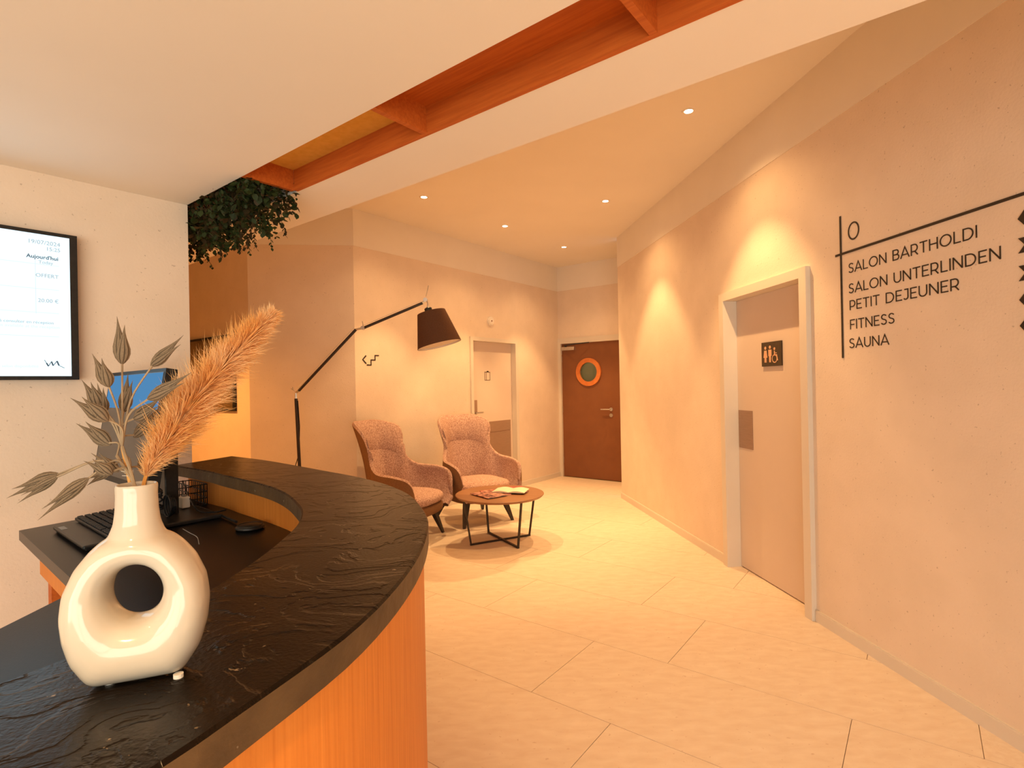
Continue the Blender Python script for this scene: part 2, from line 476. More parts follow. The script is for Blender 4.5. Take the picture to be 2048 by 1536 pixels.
# hall end on the left, back wall with its glazing behind the viewer
qr = CA + RD * 4.9
mbw = MB(); mbw.prism([(qr.x - 0.14, qr.y), (qr.x, qr.y), (qr.x, Y_BACK), (qr.x - 0.14, Y_BACK)], 0, Z_CEIL)
struct(link('wall_left', mbw.mesh('wall_left', M['plaster'])))
X_LEFT = qr.x
GX0, GX1, GZ0, GZ1 = -3.0, 1.9, 0.12, 2.2
xr = RM * Y_BACK + RB
mbw = MB()
for (a, b, z0, z1) in ((X_LEFT, GX0, 0, Z_CEIL), (GX1, xr + 0.14, 0, Z_CEIL), (GX0, GX1, 0, GZ0), (GX0, GX1, GZ1, Z_CEIL)):
    mbw.prism([(a, Y_BACK), (b, Y_BACK), (b, Y_BACK - 0.14), (a, Y_BACK - 0.14)], z0, z1)
struct(link('wall_behind', mbw.mesh('wall_behind', M['plaster'])))
win = struct(empty('window_1', ((GX0 + GX1) / 2, Y_BACK - 0.05, GZ0)))
mb = MB()
for x in (GX0 + 0.03, (GX0 * 2 + GX1) / 3, (GX0 + 2 * GX1) / 3, GX1 - 0.03): mb.box((x, Y_BACK - 0.05, (GZ0 + GZ1) / 2), (0.06, 0.06, GZ1 - GZ0))
for z in (GZ0 + 0.03, GZ1 - 0.03): mb.box(((GX0 + GX1) / 2, Y_BACK - 0.05, z), (GX1 - GX0, 0.058, 0.06))
part('frame', mb, M['black2'], win)
for k in range(3):
    a = GX0 + (GX1 - GX0) * k / 3 + 0.04; b = GX0 + (GX1 - GX0) * (k + 1) / 3 - 0.04
    mb = MB(); mb.box(((a + b) / 2, Y_BACK - 0.05, (GZ0 + GZ1) / 2), (b - a, 0.012, GZ1 - GZ0 - 0.13)); part('pane', mb, M['glass'], win)

# ------------------------------------------------------------------ floor of 60 x 120 cm tiles
TH = 0.6447
T1 = Vector((math.sin(TH), math.cos(TH), 0)); T2 = Vector((math.cos(TH), -math.sin(TH), 0))
T_OFF = 2.0271
A_ROW = {-1: -1.0473, 0: -1.4479, 1: -2.2331, 2: -1.4360, 3: -2.2341}
HALF = []      # half planes a*x+b*y<=c that bound the room


def halfplane(p, n): return (-n.x, -n.y, -(n.x * p.x + n.y * p.y))   # keep the side n points to


H_R, H_F, H_C = halfplane(RW0, RWN), halfplane(CF, FN), halfplane(CA, RN)
H_B, H_A, H_C2 = halfplane(CB - BN * 0.11, BN), halfplane(CA - AN * 0.11, AN), halfplane(CA - RN * 0.11, RN)   # tiles run a little under these walls
H_RET = halfplane(RW0, rn)
floorpoly = [(X_LEFT, Y_BACK), (xr, Y_BACK), (RW0.x, RW0.y), (q.x, q.y), (CF.x, CF.y), (CB.x, CB.y), (CA.x, CA.y), (qr.x, qr.y)]
mb = MB(); mb.prism([(X_LEFT - 0.2, Y_BACK - 0.3), (2.9, Y_BACK - 0.3), (2.9, 9.3), (X_LEFT - 0.2, 9.3)], -0.12, -0.003)
floor = struct(link('floor', mb.mesh('floor', M['grout'])))


def parea(p):
    return abs(sum(p[j][0] * p[(j + 1) % len(p)][1] - p[(j + 1) % len(p)][0] * p[j][1] for j in range(len(p)))) / 2 if len(p) > 2 else 0.0


GAP = 0.0013
nt = 0
for i in range(-8, 14):
    a0 = A_ROW.get(i, -1.42 if i % 2 == 0 else -2.235)
    for k in range(-9, 6):
        u0, u1 = a0 + 1.2 * k + GAP, a0 + 1.2 * (k + 1) - GAP
        v0, v1 = T_OFF + 0.6 * i + GAP, T_OFF + 0.6 * (i + 1) - GAP
        poly = [tuple((T1 * v + T2 * u).to_2d()) for (u, v) in ((u0, v0), (u1, v0), (u1, v1), (u0, v1))]
        cx = sum(p[0] for p in poly) / 4; cy = sum(p[1] for p in poly) / 4
        if cy < -1.2 or cx < X_LEFT: continue
        hs = [(0, -1, -Y_BACK), (-1, 0, -X_LEFT)]
        if cy > 6.0: hs.append(H_F)
        HR2 = halfplane(RW0 - RWN * 0.1, RWN)
        ca_, cb_ = clip_poly(poly, *HR2), clip_poly(poly, *H_RET)
        hs.append(HR2 if cy < 6.0 or parea(ca_) >= parea(cb_) else H_RET)
        hs.append(H_B if cx > CB.x else (H_A if cx > CA.x else H_C2))
        for h in hs:
            if len(poly) >= 3: poly = clip_poly(poly, *h)
        if len(poly) < 3: continue
        ar = abs(sum(poly[j][0] * poly[(j + 1) % len(poly)][1] - poly[(j + 1) % len(poly)][0] * poly[j][1] for j in range(len(poly)))) / 2
        if ar < 0.0004: continue
        mb = MB(); mb.prism(poly, -0.006, 0.0)
        link('tile', mb.mesh('tile', M['tile']), floor); nt += 1

# ------------------------------------------------------------------ ceilings
mb = MB(); mb.prism([(x, y) for x, y in floorpoly], Z_CEIL, Z_CEIL + 0.12)
struct(link('ceiling', mb.mesh('ceiling', M['ceil'])))


def uv(u, v): return tuple((E2 * u + E1 * v).to_2d())


def sof_poly(u0, u1, v0, v1):
    p = [uv(u0, v0), uv(u1, v0), uv(u1, v1), uv(u0, v1)]
    for h in (H_R, (0, -1, -Y_BACK), (-1, 0, -X_LEFT), H_C): p = clip_poly(p, *h)
    return p


VB, VW, VS = 1.038, 1.268, 1.532       # bulkhead edge, far side of the coffer, soffit edge
UP = -3.15; UE = 1.30
mb = MB()
for (u0, u1, v0, v1) in ((-9, 6, -6, VB), (-9, UP, VB, VW), (UE, 6, VB, VW), (-9, 6, VW, VS)):
    p = sof_poly(u0, u1, v0, v1)
    if len(p) > 2: mb.prism(p, Z_SOF, Z_CEIL)
sof = struct(link('ceiling', mb.mesh('ceiling_soffit', M['ceil'])))
cof = struct(empty('trim_1', (*uv(-0.9, (VB + VW) / 2), Z_SOF), math.atan2(E2.y, E2.x)))
ZP = Z_SOF + 0.085


def uvbox(mb, u0, u1, v0, v1, z0, z1): mb.prism([uv(u0, v0), uv(u1, v0), uv(u1, v1), uv(u0, v1)], z0, z1)


FINS = [-2.126, -1.314, -0.513, 0.288, 1.09]
mb = MB(); uvbox(mb, FINS[0] - 0.0, UE - 0.002, VW - 0.018, VW - 0.0005, Z_SOF - 0.001, ZP + 0.02); part('beam', mb, M['coffer'], cof)
for k, u in enumerate(FINS):
    mb = MB(); uvbox(mb, u - 0.02, u, VB + 0.0005, VW - 0.0185, Z_SOF - 0.001, ZP); part('fin', mb, M['coffer'], cof)
for k in range(4):
    mb = MB(); uvbox(mb, FINS[k], FINS[k + 1] - 0.02, VB + 0.001, VW - 0.018, ZP, ZP + 0.02)
    part('ceiling_panel', mb, M['mdf'] if k == 0 else M['coffer'], cof, label='amber board panel' if k == 0 else None)
mb = MB(); uvbox(mb, UP + 0.001, FINS[0] - 0.02, VB + 0.001, VW - 0.001, ZP + 0.12, ZP + 0.14); part('planter_board', mb, M['coffer'], cof)

# ------------------------------------------------------------------ recessed downlights
lamp_glow = emit_mat('lamp_lens', (1.0, 0.80, 0.52), 30)
spots = [(1.196, 3.57, 'largest and closest to the viewer'), (0.948, 5.305, 'beside the right wall, second from the viewer'), (-0.793, 5.096, 'above the floor lamp, leftmost of the five'),
         (-0.045, 6.076, 'in the middle, right above the second armchair'), (0.71, 7.059, 'farthest off, in front of the brown porthole door')]
for (x, y, w) in spots:
    t = thing('ceiling_downlight', 'round recessed ceiling downlight ' + w, 'light', (x, y, Z_CEIL), 0, 'recessed ceiling spots')
    mb = MB(); mb.lathe([(0.028, 0.0), (0.028, -0.003), (0.042, -0.004), (0.045, 0.0)], 28, (x, y, Z_CEIL)); part('ring', mb, M['white'], t, smooth=True)
    mb = MB(); mb.lathe([(0.0, -0.0015), (0.0275, -0.0015)], 24, (x, y, Z_CEIL)); part('lens', mb, lamp_glow, t)
    L = bpy.data.lights.new('spot_lamp', 'SPOT'); L.energy = SPOT_W; L.color = WARM; L.spot_size = math.radians(74); L.spot_blend = 0.45; L.shadow_soft_size = 0.012
    o = bpy.data.objects.new('lamp', L); COL.objects.link(o); o.parent = t; o.location = (0, 0, -0.012)
    # the lens also scatters a weaker, wider share of its light
    L = bpy.data.lights.new('wide_lamp', 'SPOT'); L.energy = WIDE_W; L.color = WARM; L.spot_size = math.radians(126); L.spot_blend = 0.7; L.shadow_soft_size = 0.03
    o = bpy.data.objects.new('lamp', L); COL.objects.link(o); o.parent = t; o.location = (0, 0, -0.014)

# ------------------------------------------------------------------ doors
def wp(p0, d, n, s, o, z): return p0 + d * s + n * o + Vector((0, 0, z))


def wbox(mb, p0, d, n, s0, s1, o0, o1, z0, z1):
    a = p0 + d * s0 + n * o0; b = p0 + d * s1 + n * o0; c = p0 + d * s1 + n * o1; e = p0 + d * s0 + n * o1
    mb.prism([(a.x, a.y), (b.x, b.y), (c.x, c.y), (e.x, e.y)], z0, z1); return mb


def wpoly(mb, p0, d, n, pts, o0, o1):
    """prism standing on a wall: pts are (s,z)"""
    k = len(pts)
    vs = [wp(p0, d, n, s, o0, z) for s, z in pts] + [wp(p0, d, n, s, o1, z) for s, z in pts]
    mb.add(vs, [tuple(range(k)), tuple(range(2 * k - 1, k - 1, -1))] + [(i, (i + 1) % k, k + (i + 1) % k, k + i) for i in range(k)]); return mb


def wring(mb, p0, d, n, s, z, r0, r1, o0, o1, seg=40, rs=1.0):
    rows = []
    for (r, o) in ((r0, o0), (r0, o1), (r1, o1), (r1, o0), (r0, o0)):
        rows.append([wp(p0, d, n, s + r * rs * math.cos(2 * PI * k / seg), o, z + r * math.sin(2 * PI * k / seg)) for k in range(seg)])
    mb.grid(rows, True); return mb


def wdisc(mb, p0, d, n, s, z, r, o0, o1, seg=24):
    wpoly(mb, p0, d, n, [(s + r * math.cos(2 * PI * k / seg), z + r * math.sin(2 * PI * k / seg)) for k in range(seg)], o0, o1); return mb


def sz(x, y, p0, d, n, o=0.0):
    P = on_wall(x, y, (p0 + n * o).to_2d(), d); return ((P - p0).to_2d().dot(d.to_2d()), P.z)


# door 1: restroom door in the right wall
a, b, _, zt = R_OPEN
d1 = struct(empty('door_1', tuple(RW0 + RWD * ((a + b) / 2))), 'pale restroom door with brown push plate and pictogram sign in the right wall', 'door')
mb = MB(); wbox(mb, RW0, RWD, RWN, a + 0.006, b - 0.004, -0.118, -0.08, 0.008, zt - 0.005); lf = part('leaf', mb, M['doorcol'], d1)
mb = MB(); wbox(mb, RW0, RWD, RWN, a - 0.058, a + 0.004, -0.13, 0.03, 0, zt + 0.055); wbox(mb, RW0, RWD, RWN, b - 0.004, b + 0.06, -0.13, 0.03, 0, zt + 0.055)
wbox(mb, RW0, RWD, RWN, a + 0.004, b - 0.004, -0.13, 0.03, zt - 0.004, zt + 0.055); part('door_frame', mb, M['framecol'], d1)
O = -0.08
s0, z1_ = sz(1478, 820, RW0, RWD, RWN, O); s1, z0_ = sz(1507, 900, RW0, RWD, RWN, O)
mb = MB(); wbox(mb, RW0, RWD, RWN, s0, s1, O, O + 0.004, z0_, z1_); part('push_plate', mb, M['bronze'], d1, label='brown metal push plate')
mb = MB(); wbox(mb, RW0, RWD, RWN, a + 0.004, b - 0.004, -0.118, -0.09, 0.0, 0.007); part('threshold', mb, M['browndoor'], d1)
# restroom plaque
s0, z1_ = sz(1526, 686, RW0, RWD, RWN, O); s1, z0_ = sz(1566, 731, RW0, RWD, RWN, O)
pq = thing('restroom_sign', 'small dark brown square restroom sign with woman, man and wheelchair figures on the pale door', 'sign', tuple(wp(RW0, RWD, RWN, (s0 + s1) / 2, O, z0_)))
mb = MB(); wbox(mb, RW0, RWD, RWN, s0, s1, O + 0.001, O + 0.012, z0_, z1_); part('plate', mb, M['plaque'], pq)
pw_, ph_ = s1 - s0, z1_ - z0_


def fig(name, polys, discs=(), rings=()):
    mb = MB()
    for p in polys: wpoly(mb, RW0, RWD, RWN, [(s0 + x * pw_, z0_ + y * ph_) for x, y in p], O + 0.012, O + 0.0135)
    for (x, y, r) in discs: wdisc(mb, RW0, RWD, RWN, s0 + x * pw_, z0_ + y * ph_, r * pw_, O + 0.012, O + 0.0135, 16)
    for (x, y, r, w) in rings: wring(mb, RW0, RWD, RWN, s0 + x * pw_, z0_ + y * ph_, (r - w) * pw_, r * pw_, O + 0.012, O + 0.0135, 24)
    part(name, mb, M['picto'], pq)


fig('woman_figure', [[(0.15, 0.66), (0.27, 0.66), (0.31, 0.36), (0.26, 0.36), (0.26, 0.16), (0.22, 0.16), (0.21, 0.36), (0.20, 0.16), (0.16, 0.16), (0.16, 0.36), (0.11, 0.36)]], [(0.21, 0.76, 0.05)])
fig('man_figure', [[(0.37, 0.68), (0.53, 0.68), (0.53, 0.42), (0.50, 0.42), (0.49, 0.16), (0.455, 0.16), (0.45, 0.40), (0.445, 0.16), (0.41, 0.16), (0.40, 0.42), (0.37, 0.42)]], [(0.45, 0.78, 0.05)])
fig('wheelchair_figure', [[(0.66, 0.62), (0.70, 0.62), (0.71, 0.47), (0.80, 0.47), (0.85, 0.22), (0.82, 0.21), (0.77, 0.42), (0.66, 0.42)], [(0.70, 0.54), (0.79, 0.54), (0.79, 0.51), (0.70, 0.51)]], [(0.68, 0.70, 0.042)], [(0.68, 0.30, 0.13, 0.025)])

# door 2: pale door behind the armchairs
a, b, _, zt = B_OPEN
d2 = struct(empty('door_2', tuple(CB + BD * ((a + b) / 2))), 'pale door with brown lower panel behind the second armchair', 'door')
OB = -0.06
mb = MB(); wbox(mb, CB, BD, BN, a + 0.004, b - 0.004, OB - 0.04, OB, 0.006, zt - 0.004); part('leaf', mb, M['doorcol'], d2)
mb = MB(); wbox(mb, CB, BD, BN, a - 0.045, a + 0.003, -0.13, 0.02, 0, zt + 0.045); wbox(mb, CB, BD, BN, b - 0.003, b + 0.05, -0.13, 0.02, 0, zt + 0.045)
wbox(mb, CB, BD, BN, a + 0.003, b - 0.003, -0.13, 0.02, zt - 0.003, zt + 0.045); part('door_frame', mb, M['framecol'], d2)
mb = MB(); wbox(mb, CB, BD, BN, a + 0.01, b - 0.05, OB, OB + 0.006, 0.02, 0.785); wbox(mb, CB, BD, BN, a + 0.01, b - 0.05, OB, OB + 0.003, 0.785, 0.80); wbox(mb, CB, BD, BN, a + 0.01, b - 0.05, OB, OB + 0.006, 0.80, 0.935)
part('kick_panel', mb, M['bronze'], d2, label='brown lower panel with a groove')
mb = MB(); wbox(mb, CB, BD, BN, a + 0.03, a + 0.125, OB, OB + 0.02, 1.05, 1.225); h = part('card_lock', mb, M['bronze'], d2, label='brown card reader lock')
mb = MB(); wbox(mb, CB, BD, BN, a + 0.06, a + 0.20, OB + 0.045, OB + 0.06, 1.055, 1.075); wbox(mb, CB, BD, BN, a + 0.06, a + 0.075, OB + 0.015, OB + 0.05, 1.055, 1.075)
link('lever', mb.mesh('lever', M['chrome']), h).matrix_parent_inverse = Matrix.Translation(-Vector(d2.location))
mb = MB(); wbox(mb, CB, BD, BN, a + 0.032, a + 0.052, OB + 0.02, OB + 0.0215, 1.155, 1.20)
link('reader_window', mb.mesh('reader_window', M['black']), h).matrix_parent_inverse = Matrix.Translation(-Vector(d2.location))
# clipboard-like icon on that door
ic = thing('door_icon', 'small dark outlined rectangle icon on the pale door behind the armchairs', 'sign', tuple(wp(CB, BD, BN, 2.09, OB, 1.48)))
mb = MB(); t_ = 0.006; sa, sb, za, zb = 2.03, 2.14, 1.475, 1.585
for (x0, x1, y0, y1) in ((sa, sb, za, za + t_), (sa, sb, zb - t_, zb), (sa, sa + t_, za, zb), (sb - t_, sb, za, zb), (sa + 0.03, sa + 0.03 + t_, za, zb), (sa + 0.045, sb - 0.03, zb, zb + 0.012)):
    wbox(mb, CB, BD, BN, x0, x1, OB, OB + 0.002, y0, y1)
part('outline', mb, M['ink'], ic)

# door 3: brown porthole door
a, b, _, zt = F_OPEN
d3 = struct(empty('door_3', tuple(CF + FD * ((a + b) / 2))), 'brown door with round porthole window at the far end', 'door')
OF = -0.02
hs, hz, hr = 0.508, 1.578, 0.155
mb = MB(); seg = 48
fr, bk = OF, OF - 0.045
outer = []
for k in range(seg):
    an = 2 * PI * k / seg; c_, s_ = math.cos(an), math.sin(an)
    x0, x1, y0, y1 = a + 0.004 - hs, b - 0.075 - hs, 0.005 - hz, zt - 0.004 - hz
    tt = min([(x1 / c_) if c_ > 1e-6 else 1e9, (x0 / c_) if c_ < -1e-6 else 1e9, (y1 / s_) if s_ > 1e-6 else 1e9, (y0 / s_) if s_ < -1e-6 else 1e9])
    outer.append((hs + tt * c_, hz + tt * s_))
for cx_, cz_ in ((a + 0.004, 0.005), (b - 0.075, 0.005), (b - 0.075, zt - 0.004), (a + 0.004, zt - 0.004)):
    j = min(range(seg), key=lambda i: (outer[i][0] - cx_) ** 2 + (outer[i][1] - cz_) ** 2); outer[j] = (cx_, cz_)
inner = [(hs + hr * math.cos(2 * PI * k / seg), hz + hr * math.sin(2 * PI * k / seg)) for k in range(seg)]
mb.grid([[wp(CF, FD, FN, s, o, z) for s, z in L_] for (L_, o) in ((inner, fr), (outer, fr), (outer, bk), (inner, bk), (inner, fr))], True)
part('leaf', mb, M['browndoor'], d3)
mb = MB(); wbox(mb, CF, FD, FN, b - 0.07, b - 0.004, OF - 0.045, OF, 0.005, zt - 0.004); part('fixed_leaf', mb, M['browndoor'], d3)
mb = MB(); wring(mb, CF, FD, FN, hs, hz, hr - 0.012, hr + 0.052, OF - 0.001, OF + 0.022); part('porthole_ring', mb, M['ringwood'], d3, smooth=True, angle=0.6, label='orange wooden porthole ring')
mb = MB(); wdisc(mb, CF, FD, FN, hs, hz, hr - 0.002, OF - 0.028, OF - 0.018, 40); part('porthole_pane', mb, M['glass'], d3)
mb = MB(); wbox(mb, CF, FD, FN, -0.015, a + 0.003, -0.13, 0.015, 0, zt + 0.08); wbox(mb, CF, FD, FN, b - 0.003, b + 0.05, -0.13, 0.015, 0, zt + 0.08)
wbox(mb, CF, FD, FN, a + 0.003, b - 0.003, -0.13, 0.015, zt - 0.003, zt + 0.08); part('door_frame', mb, M['framecol'], d3)
mb = MB(); wbox(mb, CF, FD, FN, 0.06, 0.29, OF, OF + 0.045, 1.915, 1.965); cl = part('closer_body', mb, M['chrome'], d3)
mb = MB(); mb.tube([wp(CF, FD, FN, 0.13, 0.04, 1.985), wp(CF, FD, FN, 0.36, 0.16, 1.99), wp(CF, FD, FN, 0.55, 0.03, 2.01)], 0.008, 6); wbox(mb, CF, FD, FN, 0.12, 0.14, OF + 0.01, OF + 0.03, 1.96, 1.99)
part('closer_arm', mb, M['black2'], d3)
mb = MB(); wdisc(mb, CF, FD, FN, 0.862, 1.03, 0.026, OF, OF + 0.01); mb.tube([wp(CF, FD, FN, 0.862, OF, 1.03), wp(CF, FD, FN, 0.862, OF + 0.05, 1.03), wp(CF, FD, FN, 0.72, OF + 0.052, 1.03)], 0.009, 10); part('handle', mb, M['chrome'], d3, smooth=True)
mb = MB(); wdisc(mb, CF, FD, FN, 0.862, 0.945, 0.026, OF, OF + 0.012); part('lock', mb, M['chrome'], d3)
for z in (0.25, 1.02, 1.78, 1.9):
    mb = MB(); mb.tube([wp(CF, FD, FN, 0.047, OF + 0.008, z - 0.045), wp(CF, FD, FN, 0.047, OF + 0.008, z + 0.045)], 0.009, 8); part('hinge', mb, M['chrome'], d3, smooth=True)
for (P0, D_, N_, (a_, b_, _q, z_)) in ((RW0, RWD, RWN, R_OPEN), (CB, BD, BN, B_OPEN)):
    mb = MB(); wbox(mb, P0, D_, N_, a_ - 0.1, b_ + 0.1, -0.26, -0.145, 0, z_ + 0.1); struct(link('wall_leak_stop', mb.mesh('wall_leak_stop', M['white'])))  # panels added behind the closed doors to stop outside light leaking in
# something to see through the porthole: a pale lobby wall beyond
mb = MB(); P = CF - FN * 0.9
wbox(mb, P, FD, FN, -0.5, 1.6, -0.05, 0.0, 0, Z_CEIL); wbox(mb, P, FD, FN, -0.55, -0.5, -0.05, 0.75, 0, Z_CEIL); wbox(mb, P, FD, FN, 1.6, 1.65, -0.05, 0.75, 0, Z_CEIL)
wbox(mb, P, FD, FN, -0.55, 1.65, -0.05, 0.75, Z_CEIL, Z_CEIL + 0.05); wbox(mb, P, FD, FN, -0.55, 1.65, -0.05, 0.88, -0.05, 0.0)
Lp = bpy.data.lights.new('lobby_fill', 'POINT'); Lp.energy = 16; Lp.color = (1.0, 0.75, 0.35); Lp.shadow_soft_size = 0.1  # unseen light added to brighten the view through the porthole
Lo = bpy.data.objects.new('lobby_fill', Lp); COL.objects.link(Lo); Lo.location = P + FD * 1.2 + FN * 0.4 + Vector((0, 0, 2.6))
struct(link('wall_lobby', mb.mesh('wall_lobby', noise_mat('olive_paint', (0.34, 0.27, 0.10), (0.36, 0.29, 0.11), 3, rough=0.9))))

# ------------------------------------------------------------------ small wall fittings
al = thing('round_detector', 'small round white fitting with a dark centre dot above the pale door', 'detector', tuple(wp(CB, BD, BN, 2.085, 0, 2.24)))
mb = MB(); wdisc(mb, CB, BD, BN, 2.085, 2.24, 0.058, 0.0, 0.022, 32); wdisc(mb, CB, BD, BN, 2.085, 2.24, 0.045, 0.022, 0.034, 32); part('case', mb, M['white'], al, smooth=True, angle=0.5)
mb = MB(); wdisc(mb, CB, BD, BN, 2.085, 2.24, 0.010, 0.034, 0.037, 16); part('button', mb, M['browndoor'], al)
st = thing('stairs_sign', 'black stairs symbol with left arrow on the wall above the first armchair', 'sign', tuple(wp(CB, BD, BN, 0.19, 0, 1.64)))
mb = MB(); c0, cz = sz(724, 719, CB, BD, BN); c1, _ = sz(731, 712, CB, BD, BN)
wpoly(mb, CB, BD, BN, [(c0, cz), (c1, cz + 0.045), (c1 + 0.012, cz + 0.037), (c0 + 0.016, cz), (c1 + 0.012, cz - 0.037), (c1, cz - 0.045)], 0.0005, 0.003); part('arrow', mb, M['ink'], st)
mb = MB(); q0 = [sz(x, y, CB, BD, BN) for x, y in ((734, 730), (742, 730), (742, 720), (750, 720), (750, 711), (757, 711))]
for (A, B_) in zip(q0, q0[1:]):
    if abs(A[0] - B_[0]) > abs(A[1] - B_[1]): wbox(mb, CB, BD, BN, min(A[0], B_[0]) - 0.004, max(A[0], B_[0]) + 0.004, 0.0005, 0.003, A[1] - 0.006, A[1] + 0.006)
    else: wbox(mb, CB, BD, BN, A[0] - 0.006, A[0] + 0.006, 0.0005, 0.003, min(A[1], B_[1]) - 0.004, max(A[1], B_[1]) + 0.004)
part('steps', mb, M['ink'], st)


CAPH = {}


def text_mesh(body, w, h, depth=0.002, font_bold=0.0, space=1.0):
    cu = bpy.data.curves.new('text', 'FONT'); cu.body = body; cu.size = 1.0; cu.extrude = 0.02; cu.offset = font_bold; cu.space_character = space; cu.resolution_u = 3
    o = bpy.data.objects.new('tmp_text', cu); COL.objects.link(o)
    dg = bpy.context.evaluated_depsgraph_get(); dg.update()
    me = bpy.data.meshes.new_from_object(o.evaluated_get(dg))
    bpy.data.objects.remove(o); bpy.data.curves.remove(cu)
    xs = [v.co.x for v in me.vertices]; ys = [v.co.y for v in me.vertices]
    x0, x1 = min(xs), max(xs)
    if body != 'H' and 'c' not in CAPH: CAPH['c'] = 1.0; CAPH['c'] = max(v.co.y for v in text_mesh('H', None, 1.0).vertices)
    cap = h / CAPH.get('c', 1.0)
    sx = w / (x1 - x0) if w else cap
    for v in me.vertices: v.co = Vector(((v.co.x - x0) * sx, v.co.y * cap, (v.co.z + 0.02) / 0.04 * depth))
    me.materials.clear(); return me


def wall_text(name, body, p0, d, n, s, z, w, h, root, m, o=0.0005, bold=0.0, right=False):
    me = text_mesh(body, w, h, font_bold=bold)
    me.materials.append(m)
    if right: s = s - max(v.co.x for v in me.vertices)
    ob = link(name, me, root)
    base = wp(p0, d, n, s, o, z) - Vector(root.location)
    up = Vector((0, 0, 1))
    Mx = Matrix((d, up, n)).transposed().to_4x4(); Mx.translation = base
    ob.matrix_local = Mx
    return ob


sg = thing('directory_sign', 'dark lettered floor directory on the right wall listing rooms beneath the number 0', 'sign', tuple(wp(RW0, RWD, RWN, 3.76, 0, 1.52)))
mb = MB(); wbox(mb, RW0, RWD, RWN, 3.722, 5.15, 0.0005, 0.004, 2.071, 2.083); part('horizontal_line', mb, M['ink'], sg)
mb = MB(); wbox(mb, RW0, RWD, RWN, 3.757, 3.768, 0.0005, 0.0038, 1.52, 2.282); part('vertical_line', mb, M['ink'], sg)


def arc(cx, cy, rx, ry, a0, a1, n=12):
    return [(cx + rx * math.cos(math.radians(a0 + (a1 - a0) * i / n)), cy + ry * math.sin(math.radians(a0 + (a1 - a0) * i / n))) for i in range(n + 1)]


# thin geometric capitals: (width, strokes) in cap heights
GLYPH = {
    'A': (0.80, [[(0.0, 0), (0.40, 1.0), (0.80, 0)], [(0.14, 0.30), (0.66, 0.30)]]),
    'B': (0.64, [[(0.05, 0), (0.05, 1)], [(0.05, 0.95), (0.36, 0.95)] + arc(0.36, 0.735, 0.20, 0.215, 90, -90)[1:] + [(0.05, 0.52)], [(0.36, 0.52)] + arc(0.37, 0.285, 0.24, 0.235, 90, -90)[1:] + [(0.05, 0.05)]]),
    'D': (0.80, [[(0.05, 0), (0.05, 1)], [(0.05, 0.95), (0.32, 0.95)] + arc(0.32, 0.5, 0.43, 0.45, 90, -90, 16)[1:] + [(0.05, 0.05)]]),
    'E': (0.58, [[(0.05, 0), (0.05, 1)], [(0.05, 0.95), (0.57, 0.95)], [(0.05, 0.51), (0.50, 0.51)], [(0.05, 0.05), (0.58, 0.05)]]),
    'F': (0.56, [[(0.05, 0), (0.05, 1)], [(0.05, 0.95), (0.56, 0.95)], [(0.05, 0.48), (0.49, 0.48)]]),
    'H': (0.74, [[(0.05, 0), (0.05, 1)], [(0.69, 0), (0.69, 1)], [(0.05, 0.51), (0.69, 0.51)]]),
    'I': (0.10, [[(0.05, 0), (0.05, 1)]]),
    'J': (0.44, [[(0.08, 0.95), (0.39, 0.95)], [(0.39, 1.0), (0.39, 0.30)] + arc(0.19, 0.28, 0.20, 0.23, 0, -120)[1:] + [(0.02, 0.14)]]),
    'L': (0.54, [[(0.05, 1), (0.05, 0)], [(0.05, 0.05), (0.54, 0.05)]]),
    'N': (0.76, [[(0.05, 0), (0.05, 1)], [(0.05, 0.97), (0.71, 0.03)], [(0.71, 0), (0.71, 1)]]),
    'O': (0.94, [arc(0.47, 0.5, 0.43, 0.46, 0, 360, 32)]),
    '0': (0.68, [arc(0.34, 0.5, 0.30, 0.46, 0, 360, 32)]),
    'P': (0.62, [[(0.05, 0), (0.05, 1)], [(0.05, 0.95), (0.33, 0.95)] + arc(0.33, 0.645, 0.26, 0.305, 90, -90)[1:] + [(0.05, 0.34)]]),
    'R': (0.66, [[(0.05, 0), (0.05, 1)], [(0.05, 0.95), (0.33, 0.95)] + arc(0.33, 0.645, 0.26, 0.305, 90, -90)[1:] + [(0.05, 0.34)], [(0.36, 0.34), (0.62, 0.0)]]),
    'S': (0.60, [[(0.54, 0.85)] + arc(0.31, 0.74, 0.23, 0.215, 50, 250, 14) + arc(0.30, 0.27, 0.25, 0.225, 75, -140, 14) + [(0.05, 0.17)]]),
    'T': (0.66, [[(0.33, 0), (0.33, 1)], [(0.0, 0.95), (0.66, 0.95)]]),
    'U': (0.72, [[(0.05, 1), (0.05, 0.38)] + arc(0.36, 0.36, 0.31, 0.32, 180, 360, 14)[1:] + [(0.67, 1)]]),
}


